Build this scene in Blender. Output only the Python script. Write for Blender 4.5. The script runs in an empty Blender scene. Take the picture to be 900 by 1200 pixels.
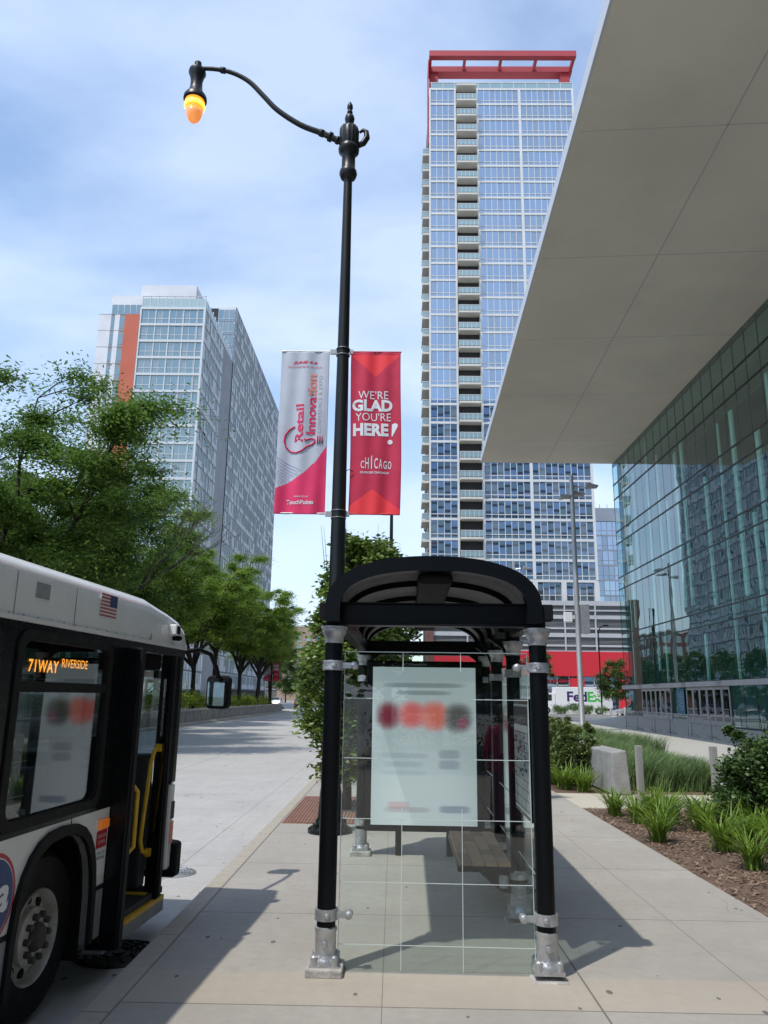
import bpy, bmesh, math, random
import numpy as np
from mathutils import Vector, Matrix, Euler
R = math.radians
random.seed(7)
rng = np.random.default_rng(7)
scn = bpy.context.scene
col = scn.collection

# ------------------------------------------------------------------ camera
cam_d = bpy.data.cameras.new('camera')
cam = bpy.data.objects.new('camera', cam_d)
col.objects.link(cam)
cam.matrix_world = Matrix(((0.9998367, -0.0104706, 0.0147285, 0.0),
                           (0.0118684, -0.2341318, -0.9721324, 0.0),
                           (0.0136273, 0.9721485, -0.2339693, 1.8),
                           (0, 0, 0, 1)))
cam_d.sensor_fit = 'VERTICAL'
cam_d.sensor_height = 24.0
cam_d.lens = 901.0 / 1200.0 * 24.0
cam_d.clip_start = 0.05
cam_d.clip_end = 6000
scn.camera = cam
scn.render.resolution_x = 768
scn.render.resolution_y = 1024

# ------------------------------------------------------------------ world, sun, exposure
SUN = Vector((-0.353, -0.39, 1.0)).normalized()      # direction towards the sun
sun_el = math.asin(SUN.z)
sun_az = math.atan2(SUN.x, SUN.y)
w = bpy.data.worlds.new('World')
scn.world = w
w.use_nodes = True
nt = w.node_tree
bg = nt.nodes['Background']
sky = nt.nodes.new('ShaderNodeTexSky')
sky.sky_type = 'NISHITA'
sky.sun_disc = False
sky.sun_elevation = sun_el
sky.sun_rotation = sun_az
sky.air_density = 1.25
sky.dust_density = 0.7
sky.ozone_density = 2.2
tc = nt.nodes.new('ShaderNodeTexCoord')
sep = nt.nodes.new('ShaderNodeSeparateXYZ')
nt.links.new(tc.outputs['Generated'], sep.inputs[0])
zc = nt.nodes.new('ShaderNodeMath'); zc.operation = 'MAXIMUM'; zc.inputs[1].default_value = 0.0
nt.links.new(sep.outputs[2], zc.inputs[0])
za = nt.nodes.new('ShaderNodeMath'); za.operation = 'ADD'; za.inputs[1].default_value = 0.22
nt.links.new(zc.outputs[0], za.inputs[0])
dx = nt.nodes.new('ShaderNodeMath'); dx.operation = 'DIVIDE'
dy = nt.nodes.new('ShaderNodeMath'); dy.operation = 'DIVIDE'
nt.links.new(sep.outputs[0], dx.inputs[0]); nt.links.new(za.outputs[0], dx.inputs[1])
nt.links.new(sep.outputs[1], dy.inputs[0]); nt.links.new(za.outputs[0], dy.inputs[1])
cmb = nt.nodes.new('ShaderNodeCombineXYZ')
nt.links.new(dx.outputs[0], cmb.inputs[0]); nt.links.new(dy.outputs[0], cmb.inputs[1])
mp = nt.nodes.new('ShaderNodeMapping')
mp.inputs['Location'].default_value = (3.1, 0.7, 0)
mp.inputs['Rotation'].default_value = (0, 0, R(-52))
mp.inputs['Scale'].default_value = (0.9, 1.35, 1)
nt.links.new(cmb.outputs[0], mp.inputs[0])
n1 = nt.nodes.new('ShaderNodeTexNoise')
n1.inputs['Scale'].default_value = 1.5; n1.inputs['Detail'].default_value = 9
n1.inputs['Roughness'].default_value = 0.52; n1.inputs['Distortion'].default_value = 0.12
nt.links.new(mp.outputs[0], n1.inputs['Vector'])
rp = nt.nodes.new('ShaderNodeValToRGB')
rp.color_ramp.elements[0].position = 0.38; rp.color_ramp.elements[0].color = (0.0, 0.0, 0.0, 1)
rp.color_ramp.elements[1].position = 0.62; rp.color_ramp.elements[1].color = (0.62, 0.62, 0.62, 1)
nt.links.new(n1.outputs[0], rp.inputs[0])
# a milky band low over the horizon, as thin cirrus thickens with distance
hz = nt.nodes.new('ShaderNodeMapRange')
hz.inputs['From Min'].default_value = 0.0; hz.inputs['From Max'].default_value = 0.62
hz.inputs['To Min'].default_value = 0.62; hz.inputs['To Max'].default_value = 0.0
nt.links.new(sep.outputs[2], hz.inputs['Value'])
sc = nt.nodes.new('ShaderNodeMath'); sc.operation = 'MAXIMUM'
mxa = nt.nodes.new('ShaderNodeMath'); mxa.operation = 'ADD'; mxa.use_clamp = True
mul = nt.nodes.new('ShaderNodeMath'); mul.operation = 'MULTIPLY'; mul.inputs[1].default_value = 0.7
nt.links.new(hz.outputs[0], mul.inputs[0])
nt.links.new(rp.outputs[0], mxa.inputs[0]); nt.links.new(mul.outputs[0], mxa.inputs[1])
skm = nt.nodes.new('ShaderNodeMix'); skm.data_type = 'RGBA'
nt.links.new(mxa.outputs[0], skm.inputs['Factor'])
nt.links.new(sky.outputs[0], skm.inputs['A'])
skm.inputs['B'].default_value = (3.75, 4.45, 5.7, 1)
nt.links.new(skm.outputs['Result'], bg.inputs['Color'])
bg.inputs['Strength'].default_value = 0.15

sl = bpy.data.lights.new('sun', 'SUN')
sl.energy = 2.15
sl.angle = R(0.8)
sl.color = (1.0, 0.955, 0.89)
so = bpy.data.objects.new('sun', sl)
so.rotation_euler = SUN.to_track_quat('Z', 'Y').to_euler()
col.objects.link(so)
scn.view_settings.view_transform = 'Standard'
scn.view_settings.look = 'None'
scn.view_settings.exposure = 0.58
scn.view_settings.gamma = 1.0
scn.render.engine = 'CYCLES'
scn.cycles.max_bounces = 8
scn.cycles.transparent_max_bounces = 24

# ------------------------------------------------------------------ materials
MATS = {}
def N(nt, t, **k):
    n = nt.nodes.new(t)
    for a, b in k.items(): setattr(n, a, b)
    return n
def mat(name, c, rough=0.6, metal=0.0, var=0.0, scale=4.0, bump=0.0, bscale=None, spec=0.5, emit=None, estr=0, c2=None, stretch=None, coat=0):
    """principled material: base colour mottled towards c2 (or a darker c) by noise, with noise bump"""
    m = bpy.data.materials.new(name); m.use_nodes = True
    t = m.node_tree; p = t.nodes['Principled BSDF']
    p.inputs['Roughness'].default_value = rough
    p.inputs['Metallic'].default_value = metal
    p.inputs['Specular IOR Level'].default_value = spec
    p.inputs['Coat Weight'].default_value = coat
    p.inputs['Base Color'].default_value = (*c, 1)
    co = N(t, 'ShaderNodeTexCoord')
    src = co.outputs['Object']
    if stretch:
        mm = N(t, 'ShaderNodeMapping'); mm.inputs['Scale'].default_value = stretch
        t.links.new(src, mm.inputs[0]); src = mm.outputs[0]
    if var > 0:
        n = N(t, 'ShaderNodeTexNoise'); n.inputs['Scale'].default_value = scale; n.inputs['Detail'].default_value = 8
        n.inputs['Roughness'].default_value = 0.62
        t.links.new(src, n.inputs['Vector'])
        mx = N(t, 'ShaderNodeMix', data_type='RGBA')
        rr = N(t, 'ShaderNodeMapRange'); rr.inputs['From Min'].default_value = 0.3; rr.inputs['From Max'].default_value = 0.7
        t.links.new(n.outputs[0], rr.inputs['Value'])
        t.links.new(rr.outputs[0], mx.inputs['Factor'])
        b = c2 or tuple(x * (1 - var) for x in c)
        a = c if c2 else tuple(min(1, x * (1 + var * 0.5)) for x in c)
        mx.inputs['A'].default_value = (*a, 1); mx.inputs['B'].default_value = (*b, 1)
        t.links.new(mx.outputs['Result'], p.inputs['Base Color'])
        r2 = N(t, 'ShaderNodeMapRange'); r2.inputs['To Min'].default_value = max(0, rough - 0.08); r2.inputs['To Max'].default_value = min(1, rough + 0.12)
        t.links.new(n.outputs[0], r2.inputs['Value']); t.links.new(r2.outputs[0], p.inputs['Roughness'])
    if bump > 0:
        n = N(t, 'ShaderNodeTexNoise'); n.inputs['Scale'].default_value = bscale or scale * 6; n.inputs['Detail'].default_value = 6
        t.links.new(src, n.inputs['Vector'])
        b = N(t, 'ShaderNodeBump'); b.inputs['Strength'].default_value = bump; b.inputs['Distance'].default_value = 0.02
        t.links.new(n.outputs[0], b.inputs['Height']); t.links.new(b.outputs[0], p.inputs['Normal'])
    if emit:
        p.inputs['Emission Color'].default_value = (*emit, 1); p.inputs['Emission Strength'].default_value = estr
    MATS[name] = m
    return m

def glassmat(name, tint, refl, gloss=(1, 1, 1), rough=0.0, wav=0.0, f0=None, ior=1.5):
    """thin pane: tinted see-through mixed with a mirror reflection that grows at grazing angles"""
    m = bpy.data.materials.new(name); m.use_nodes = True
    t = m.node_tree; t.nodes.remove(t.nodes['Principled BSDF'])
    out = t.nodes['Material Output']
    tr = N(t, 'ShaderNodeBsdfTransparent'); tr.inputs[0].default_value = (*tint, 1)
    gl = N(t, 'ShaderNodeBsdfGlossy'); gl.inputs['Color'].default_value = (*gloss, 1); gl.inputs['Roughness'].default_value = rough
    fr = N(t, 'ShaderNodeFresnel'); ge = N(t, 'ShaderNodeNewGeometry')      # same reflectance on both faces: no false total reflection
    im = N(t, 'ShaderNodeMapRange'); im.inputs['To Min'].default_value = ior; im.inputs['To Max'].default_value = 1 / ior
    t.links.new(ge.outputs['Backfacing'], im.inputs['Value']); t.links.new(im.outputs[0], fr.inputs['IOR'])
    mr = N(t, 'ShaderNodeMapRange'); mr.inputs['From Min'].default_value = 0.0; mr.inputs['From Max'].default_value = 1.0
    mr.inputs['To Min'].default_value = refl; mr.inputs['To Max'].default_value = 1.0
    t.links.new(fr.outputs[0], mr.inputs['Value'])
    mx = N(t, 'ShaderNodeMixShader')
    t.links.new(mr.outputs[0], mx.inputs[0]); t.links.new(tr.outputs[0], mx.inputs[1]); t.links.new(gl.outputs[0], mx.inputs[2])
    if wav > 0:
        co = N(t, 'ShaderNodeTexCoord'); n = N(t, 'ShaderNodeTexNoise'); n.inputs['Scale'].default_value = 0.55; n.inputs['Detail'].default_value = 1
        t.links.new(co.outputs['Object'], n.inputs['Vector'])
        b = N(t, 'ShaderNodeBump'); b.inputs['Strength'].default_value = wav; b.inputs['Distance'].default_value = 0.05
        t.links.new(n.outputs[0], b.inputs['Height']); t.links.new(b.outputs[0], gl.inputs['Normal'])
    t.links.new(mx.outputs[0], out.inputs[0])
    MATS[name] = m
    return m

def leafmat(name, a, b, scale=1.2, trans=0.35, rough=0.5):
    m = bpy.data.materials.new(name); m.use_nodes = True
    t = m.node_tree; p = t.nodes['Principled BSDF']; out = t.nodes['Material Output']
    geo = N(t, 'ShaderNodeNewGeometry'); co = N(t, 'ShaderNodeTexCoord')
    n = N(t, 'ShaderNodeTexNoise'); n.inputs['Scale'].default_value = scale; n.inputs['Detail'].default_value = 3
    t.links.new(co.outputs['Object'], n.inputs['Vector'])
    ad = N(t, 'ShaderNodeMath', operation='ADD'); ml = N(t, 'ShaderNodeMath', operation='MULTIPLY'); ml.inputs[1].default_value = 0.5
    t.links.new(geo.outputs['Random Per Island'], ml.inputs[0]); t.links.new(ml.outputs[0], ad.inputs[0])
    r = N(t, 'ShaderNodeMapRange'); r.inputs['From Min'].default_value = 0.35; r.inputs['From Max'].default_value = 0.65
    r.inputs['To Min'].default_value = 0; r.inputs['To Max'].default_value = 0.5
    t.links.new(n.outputs[0], r.inputs['Value']); t.links.new(r.outputs[0], ad.inputs[1])
    mx = N(t, 'ShaderNodeMix', data_type='RGBA'); mx.inputs['A'].default_value = (*a, 1); mx.inputs['B'].default_value = (*b, 1)
    t.links.new(ad.outputs[0], mx.inputs['Factor'])
    t.links.new(mx.outputs['Result'], p.inputs['Base Color'])
    p.inputs['Roughness'].default_value = rough; p.inputs['Specular IOR Level'].default_value = 0.35
    tl = N(t, 'ShaderNodeBsdfTranslucent'); t.links.new(mx.outputs['Result'], tl.inputs[0])
    ms = N(t, 'ShaderNodeMixShader'); ms.inputs[0].default_value = trans
    t.links.new(p.outputs[0], ms.inputs[1]); t.links.new(tl.outputs[0], ms.inputs[2]); t.links.new(ms.outputs[0], out.inputs[0])
    MATS[name] = m
    return m

def pavemat(name, base, dark, joints_x=(), joints_y=None, jcol=0.35, spots=True, tan=None, jw=0.006, broom=0.0):
    """concrete slab: blotches at two scales, fine grain, gum spots, tooled joints on a grid"""
    m = bpy.data.materials.new(name); m.use_nodes = True
    t = m.node_tree; p = t.nodes['Principled BSDF']; L = t.links.new
    co = N(t, 'ShaderNodeTexCoord'); V = co.outputs['Object']
    def noise(s, d=6, r=0.6, st=None):
        n = N(t, 'ShaderNodeTexNoise'); n.inputs['Scale'].default_value = s; n.inputs['Detail'].default_value = d; n.inputs['Roughness'].default_value = r
        if st:
            q = N(t, 'ShaderNodeMapping'); q.inputs['Scale'].default_value = st; L(V, q.inputs[0]); L(q.outputs[0], n.inputs['Vector'])
        else: L(V, n.inputs['Vector'])
        return n.outputs[0]
    def rng_(v, a, b, c=0, d=1):
        r = N(t, 'ShaderNodeMapRange'); r.inputs['From Min'].default_value = a; r.inputs['From Max'].default_value = b
        r.inputs['To Min'].default_value = c; r.inputs['To Max'].default_value = d; L(v, r.inputs['Value']); return r.outputs[0]
    def mix(f, a, b, mode='MIX'):
        x = N(t, 'ShaderNodeMix', data_type='RGBA', blend_type=mode)
        for s, v in (('Factor', f), ('A', a), ('B', b)):
            if isinstance(v, (int, float)): x.inputs[s].default_value = v
            elif isinstance(v, tuple): x.inputs[s].default_value = (*v, 1)
            else: L(v, x.inputs[s])
        return x.outputs['Result']
    c = mix(rng_(noise(0.55, 8, 0.65), 0.35, 0.68), base, dark)
    c = mix(rng_(noise(9, 8, 0.7), 0.35, 0.7, 0, 0.55), c, tuple(x * 0.68 for x in base))
    c = mix(rng_(noise(1.7, 9, 0.75), 0.56, 0.70, 0, 0.40), c, tuple(x * 0.6 for x in base))
    c = mix(rng_(noise(160, 3, 0.7), 0.3, 0.75, 0, 0.35), c, tuple(x * 0.6 for x in base))
    vc = N(t, 'ShaderNodeTexVoronoi', feature='DISTANCE_TO_EDGE'); vc.inputs['Scale'].default_value = 0.23
    wq = N(t, 'ShaderNodeTexNoise'); wq.inputs['Scale'].default_value = 2.2; wq.inputs['Detail'].default_value = 6; L(V, wq.inputs['Vector'])
    va = N(t, 'ShaderNodeVectorMath', operation='ADD'); vs_ = N(t, 'ShaderNodeVectorMath', operation='SCALE'); vs_.inputs['Scale'].default_value = .45
    L(wq.outputs['Color'], vs_.inputs[0]); L(V, va.inputs[0]); L(vs_.outputs[0], va.inputs[1]); L(va.outputs[0], vc.inputs['Vector'])
    ck = rng_(vc.outputs['Distance'], 0.0006, 0.0014, 0.5, 0)
    gate = N(t, 'ShaderNodeMath', operation='MULTIPLY'); L(ck, gate.inputs[0]); L(rng_(noise(.35, 2), .5, .56), gate.inputs[1])
    c = mix(gate.outputs[0], c, (0.08, 0.075, 0.07))
    if broom:
        c = mix(rng_(noise(3, 6, 0.7, (1.6, 0.10, 1)), 0.45, 0.75, 0, broom), c, tuple(x * 0.6 for x in base))
    sx = N(t, 'ShaderNodeSeparateXYZ'); L(V, sx.inputs[0])
    if tan:   # exposed strip of a tanner pour between two y values
        y0, y1, tc_ = tan
        g1 = N(t, 'ShaderNodeMath', operation='GREATER_THAN'); g1.inputs[1].default_value = y0; L(sx.outputs[1], g1.inputs[0])
        g2 = N(t, 'ShaderNodeMath', operation='LESS_THAN'); g2.inputs[1].default_value = y1; L(sx.outputs[1], g2.inputs[0])
        g = N(t, 'ShaderNodeMath', operation='MULTIPLY'); L(g1.outputs[0], g.inputs[0]); L(g2.outputs[0], g.inputs[1])
        q = N(t, 'ShaderNodeMath', operation='MULTIPLY'); q.inputs[1].default_value = 0.35; L(g.outputs[0], q.inputs[0])
        c = mix(q.outputs[0], c, tc_)
    if spots:
        v = N(t, 'ShaderNodeTexVoronoi'); v.inputs['Scale'].default_value = 4.6; v.inputs['Randomness'].default_value = 1.0
        q = N(t, 'ShaderNodeMapping'); q.inputs['Scale'].default_value = (1.25, 0.7, 0); L(V, q.inputs[0]); L(q.outputs[0], v.inputs['Vector'])
        rad = N(t, 'ShaderNodeMath', operation='MULTIPLY'); rad.inputs[1].default_value = 0.12
        sc_ = N(t, 'ShaderNodeSeparateColor'); L(v.outputs['Color'], sc_.inputs[0]); L(sc_.outputs[0], rad.inputs[0])
        lt = N(t, 'ShaderNodeMath', operation='LESS_THAN'); L(v.outputs['Distance'], lt.inputs[0]); L(rad.outputs[0], lt.inputs[1])
        q2 = N(t, 'ShaderNodeMath', operation='MULTIPLY'); q2.inputs[1].default_value = 0.8; L(lt.outputs[0], q2.inputs[0])
        c = mix(q2.outputs[0], c, (0.09, 0.09, 0.09))
    jm = None
    def line(src, pos, wdt):
        s = N(t, 'ShaderNodeMath', operation='SUBTRACT'); s.inputs[1].default_value = pos; L(src, s.inputs[0])
        a = N(t, 'ShaderNodeMath', operation='ABSOLUTE'); L(s.outputs[0], a.inputs[0])
        l = N(t, 'ShaderNodeMath', operation='LESS_THAN'); l.inputs[1].default_value = wdt; L(a.outputs[0], l.inputs[0]); return l.outputs[0]
    lines = [line(sx.outputs[0], x, wd) for x, wd in joints_x]
    if joints_y:
        off, per = joints_y
        s = N(t, 'ShaderNodeMath', operation='SUBTRACT'); s.inputs[1].default_value = off - per / 2; L(sx.outputs[1], s.inputs[0])
        f = N(t, 'ShaderNodeMath', operation='FLOORED_MODULO'); f.inputs[1].default_value = per; L(s.outputs[0], f.inputs[0])
        lines.append(line(f.outputs[0], per / 2, jw))
    for l in lines:
        if jm is None: jm = l
        else:
            a = N(t, 'ShaderNodeMath', operation='MAXIMUM'); L(jm, a.inputs[0]); L(l, a.inputs[1]); jm = a.outputs[0]
    if jm is not None:
        q = N(t, 'ShaderNodeMath', operation='MULTIPLY'); q.inputs[1].default_value = 1 - jcol; L(jm, q.inputs[0])
        c = mix(q.outputs[0], c, (0.05, 0.048, 0.045))
    L(c, p.inputs['Base Color']); p.inputs['Roughness'].default_value = 0.88; p.inputs['Specular IOR Level'].default_value = 0.25
    b = N(t, 'ShaderNodeBump'); b.inputs['Strength'].default_value = 0.25; b.inputs['Distance'].default_value = 0.01
    L(noise(110, 4, 0.7), b.inputs['Height']); L(b.outputs[0], p.inputs['Normal'])
    MATS[name] = m
    return m

M = MATS
mat('black_paint', (0.004, 0.005, 0.0065), 0.36, 0, 0.3, 6, 0.06, 60, 0.16)
mat('black_matt', (0.008, 0.008, 0.009), 0.7, 0, 0.2, 5, spec=.2)
mat('lamp_iron', (0.007, 0.009, 0.009), 0.36, 0, 0.45, 3, 0.1, 40, spec=.35)
mat('cast_silver', (0.50, 0.51, 0.52), 0.33, 0.6, 0.35, 11, 0.25, 60)
mat('galvanised', (0.42, 0.43, 0.44), 0.5, 0.7, 0.25, 6)
mat('steel', (0.46, 0.45, 0.42), 0.4, 0.35, 0.2, 3, stretch=(4, 4, 0.3))
mat('roof_under', (0.10, 0.105, 0.105), 0.7, 0, 0.2, 5)
mat('etched_line', (0.62, 0.70, 0.67), 0.6)
mat('mortar', (0.45, 0.43, 0.40), 0.9, 0, 0.35, 10, 0.5, 40)
mat('bench_wood', (0.58, 0.32, 0.17), 0.75, 0, 0.6, 6, 0.4, 30, stretch=(1, 6, 6), c2=(0.46, 0.33, 0.23))
mat('bench_wood_dark', (0.38, 0.19, 0.10), 0.75, 0, 0.6, 6, 0.4, 30, stretch=(1, 6, 6), c2=(0.30, 0.25, 0.20))
mat('paper', (0.72, 0.74, 0.72), 0.6)
mat('ink', (0.03, 0.03, 0.035), 0.6)
mat('ink_grey', (0.35, 0.37, 0.42), 0.6)
mat('bus_white', (0.82, 0.82, 0.79), 0.32, 0, 0.10, 2.0, coat=0.3, c2=(0.72, 0.715, 0.68))
mat('bus_grey', (0.30, 0.31, 0.31), 0.4, 0, 0.3, 3)
mat('bus_black', (0.005, 0.006, 0.007), 0.25, 0, 0.2, 3, spec=0.3)
mat('rubber', (0.010, 0.010, 0.010), 0.65, 0, 0.3, 12, 0.2, 60, spec=.25)
mat('rim', (0.62, 0.60, 0.56), 0.45, 0.15, 0.5, 9, c2=(0.42, 0.37, 0.33))
mat('hub_dirt', (0.09, 0.08, 0.075), 0.7, 0.2, 0.5, 14)
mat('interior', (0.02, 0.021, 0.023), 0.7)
mat('seat_blue', (0.02, 0.035, 0.09), 0.8)
mat('yellow', (0.72, 0.42, 0.02), 0.35, 0, 0.15, 8)
mat('orange_lens', (0.75, 0.20, 0.03), 0.25, emit=(0.8, 0.2, 0.02), estr=0.15)
mat('logo_red', (0.50, 0.02, 0.04), 0.4)
mat('logo_blue', (0.015, 0.05, 0.19), 0.4)
mat('white', (0.80, 0.80, 0.80), 0.5)
mat('flag_red', (0.42, 0.08, 0.10), 0.5)
mat('flag_blue', (0.04, 0.06, 0.14), 0.5)
mat('flag_white', (0.72, 0.72, 0.72), 0.5)
mat('led', (0.9, 0.35, 0.03), 0.5, emit=(1.0, 0.36, 0.04), estr=3.2)
mat('screen', (0.01, 0.012, 0.014), 0.4)
mat('banner_grey', (0.50, 0.54, 0.62), 0.75, 0, 0.12, 2.5)
mat('banner_pink', (0.78, 0.035, 0.14), 0.7, 0, 0.12, 2.5)
mat('banner_crimson', (0.55, 0.022, 0.07), 0.7, 0, 0.18, 2)
mat('banner_red', (0.85, 0.04, 0.055), 0.7)
mat('banner_line', (0.40, 0.36, 0.56), 0.7)
mat('crimson_ink', (0.62, 0.02, 0.10), 0.6)
mat('salmon_ink', (0.80, 0.27, 0.20), 0.6)
mat('banner_white', (0.72, 0.74, 0.78), 0.7)
mat('globe_orange', (0.95, 0.45, 0.08), 0.12, emit=(1.0, 0.28, 0.01), estr=1.1, coat=0.4)
mat('globe_clear', (0.70, 0.30, 0.12), 0.12, emit=(1.0, 0.30, 0.05), estr=0.45, coat=0.4)
mat('lamp_glow', (1, 0.6, 0.1), 0.5, emit=(1.0, 0.50, 0.04), estr=2.5)
mat('bark', (0.065, 0.052, 0.042), 0.95, 0, 0.5, 5, 0.9, 14, stretch=(3, 3, 0.7))
mat('bark_dark', (0.030, 0.025, 0.021), 0.95, 0, 0.4, 5, 0.8, 14, stretch=(3, 3, 0.7))
mat('dead_wood', (0.11, 0.095, 0.085), 0.95, 0, 0.3, 5)
mat('mulch', (0.19, 0.125, 0.085), 0.95, 0, 0.6, 9, 1.0, 45, c2=(0.09, 0.058, 0.04))
mat('mulch_chip', (0.32, 0.22, 0.15), 0.95, 0, 0.5, 3, c2=(0.17, 0.11, 0.075))
mat('soil', (0.06, 0.045, 0.033), 0.95, 0, 0.5, 3)
mat('seat_wall', (0.36, 0.36, 0.345), 0.85, 0, 0.35, 3.5, 0.4, 30, c2=(0.25, 0.25, 0.24))
mat('median_stone', (0.30, 0.27, 0.23), 0.9, 0, 0.4, 2.5, 0.6, 12)
mat('median_cap', (0.42, 0.38, 0.32), 0.9, 0, 0.25, 3)
mat('grate_red', (0.23, 0.095, 0.06), 0.9, 0, 0.4, 6, 0.3, 30)
mat('iron', (0.035, 0.034, 0.034), 0.55, 0.5, 0.4, 12, 0.3, 60)
mat('soffit', (0.76, 0.71, 0.60), 0.75, 0, 0.14, 0.12, 0.05, 5)
mat('soffit_joint', (0.54, 0.52, 0.46), 0.8)
mat('fascia', (0.60, 0.62, 0.65), 0.45)
mat('alu', (0.50, 0.51, 0.52), 0.42, 0.45, 0.1, 2)
mat('dark_mullion', (0.035, 0.05, 0.05), 0.4, 0.2)
mat('arena_inside', (0.14, 0.28, 0.24), 0.8, 0, 0.3, 0.25)
mat('arena_dark', (0.05, 0.09, 0.08), 0.8)
mat('arena_column', (0.80, 0.90, 0.86), 0.6)
mat('granite', (0.42, 0.43, 0.44), 0.7, 0, 0.25, 1.5)
mat('blue_poster', (0.03, 0.16, 0.24), 0.5)
mat('tower_white', (0.66, 0.67, 0.66), 0.6, 0, 0.1, 0.3)
mat('tower_cream', (0.62, 0.60, 0.54), 0.65, 0, 0.12, 0.3)
mat('tower_soffit', (0.38, 0.37, 0.34), 0.75)
mat('tower_red', (0.42, 0.045, 0.055), 0.5, 0, 0.12, 0.2)
mat('podium_red', (0.60, 0.020, 0.035), 0.5, 0, 0.08, 0.2)
mat('brick', (0.17, 0.085, 0.068), 0.9, 0, 0.3, 1.2)
mat('brick_tan', (0.36, 0.27, 0.20), 0.9, 0, 0.3, 1.2)
mat('louvre', (0.22, 0.225, 0.225), 0.6, 0.1)
mat('podium_band', (0.46, 0.47, 0.48), 0.6, 0, 0.1, 0.4)
mat('podium_dark', (0.03, 0.03, 0.032), 0.8)
mat('rail_glass', (0.30, 0.42, 0.45), 0.15, 0.2)
mat('hotel_panel', (0.66, 0.67, 0.70), 0.55, 0.1, 0.12, 0.25)
mat('hotel_grey', (0.27, 0.28, 0.30), 0.55, 0.1, 0.12, 0.25)
mat('hotel_orange', (0.52, 0.12, 0.065), 0.6, 0, 0.1, 0.3)
mat('hotel_frame', (0.58, 0.61, 0.62), 0.5, 0.1)
mat('hotel_dark', (0.05, 0.052, 0.06), 0.5)
mat('clear_rail', (0.38, 0.50, 0.52), 0.2)
mat('sign_purple', (0.045, 0.015, 0.13), 0.5)
mat('sign_green', (0.05, 0.50, 0.05), 0.5)
mat('car_white', (0.75, 0.76, 0.77), 0.2, coat=0.6)
mat('car_silver', (0.45, 0.47, 0.49), 0.25, 0.5, coat=0.6)
mat('car_dark', (0.02, 0.021, 0.024), 0.2, coat=0.6)
mat('car_glass', (0.02, 0.025, 0.03), 0.05, spec=0.8)
mat('tail_red', (0.4, 0.01, 0.01), 0.3)
mat('head_lens', (0.7, 0.72, 0.75), 0.1)
mat('pole_silver', (0.46, 0.46, 0.45), 0.45, 0.6, 0.15, 1, stretch=(2, 2, 0.3))
mat('skin', (0.42, 0.24, 0.17), 0.6, spec=0.3)
mat('hair', (0.03, 0.018, 0.012), 0.7)
mat('jacket_magenta', (0.50, 0.012, 0.12), 0.75, 0, 0.3, 6)
mat('skirt_plum', (0.15, 0.035, 0.10), 0.8, 0, 0.3, 6)
mat('top_mauve', (0.42, 0.26, 0.30), 0.8)
mat('marking', (0.62, 0.61, 0.58), 0.8, 0, 0.4, 6, c2=(0.40, 0.395, 0.38))
mat('blue_banner', (0.02, 0.07, 0.35), 0.7)
mat('neon', (0.1, 0.6, 0.7), 0.5, emit=(0.15, 0.75, 0.9), estr=0.8)
leafmat('locust_leaf', (0.060, 0.125, 0.022), (0.17, 0.28, 0.05), 0.6, 0.5)
leafmat('locust_leaf_light', (0.10, 0.18, 0.022), (0.26, 0.38, 0.055), 0.6, 0.5)
leafmat('pear_leaf', (0.065, 0.125, 0.02), (0.22, 0.31, 0.065), 2.2, 0.3, 0.35)
leafmat('far_leaf', (0.040, 0.085, 0.018), (0.11, 0.17, 0.035), 0.8, 0.3)
leafmat('hedge_leaf', (0.16, 0.24, 0.02), (0.32, 0.40, 0.04), 0.8, 0.35)
leafmat('shrub_leaf', (0.035, 0.07, 0.018), (0.10, 0.17, 0.045), 3, 0.25, 0.4)
leafmat('rose_leaf', (0.07, 0.11, 0.025), (0.21, 0.27, 0.08), 3, 0.3, 0.45)
leafmat('lily_leaf', (0.11, 0.20, 0.022), (0.24, 0.36, 0.05), 4, 0.35, 0.4)
leafmat('grass_blade', (0.075, 0.15, 0.045), (0.26, 0.36, 0.14), 2, 0.35, 0.5)
glassmat('shelter_glass', (0.925, 0.968, 0.953), 0.008)
glassmat('bus_glass', (0.58, 0.61, 0.63), 0.06)
glassmat('bus_glass_clear', (0.80, 0.86, 0.86), 0.05)
glassmat('arena_glass', (0.66, 0.93, 0.87), 0.20, gloss=(0.80, 0.93, 0.97), wav=0.10)
glassmat('door_glass', (0.12, 0.17, 0.16), 0.12)
for k, (d, g) in enumerate([((0.020, 0.035, 0.060), 0.66), ((0.05, 0.08, 0.11), 0.6), ((0.16, 0.20, 0.24), 0.42)]):
    m = bpy.data.materials.new('tower_glass%d' % k); m.use_nodes = True; t = m.node_tree
    p = t.nodes['Principled BSDF']; p.inputs['Base Color'].default_value = (*d, 1); p.inputs['Roughness'].default_value = 0.3
    gl = N(t, 'ShaderNodeBsdfGlossy'); gl.inputs['Roughness'].default_value = 0.02; gl.inputs['Color'].default_value = (0.52, 0.64, 0.79, 1)
    mx = N(t, 'ShaderNodeMixShader'); mx.inputs[0].default_value = g
    t.links.new(p.outputs[0], mx.inputs[1]); t.links.new(gl.outputs[0], mx.inputs[2]); t.links.new(mx.outputs[0], t.nodes['Material Output'].inputs[0])
    M['tower_glass%d' % k] = m
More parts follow.
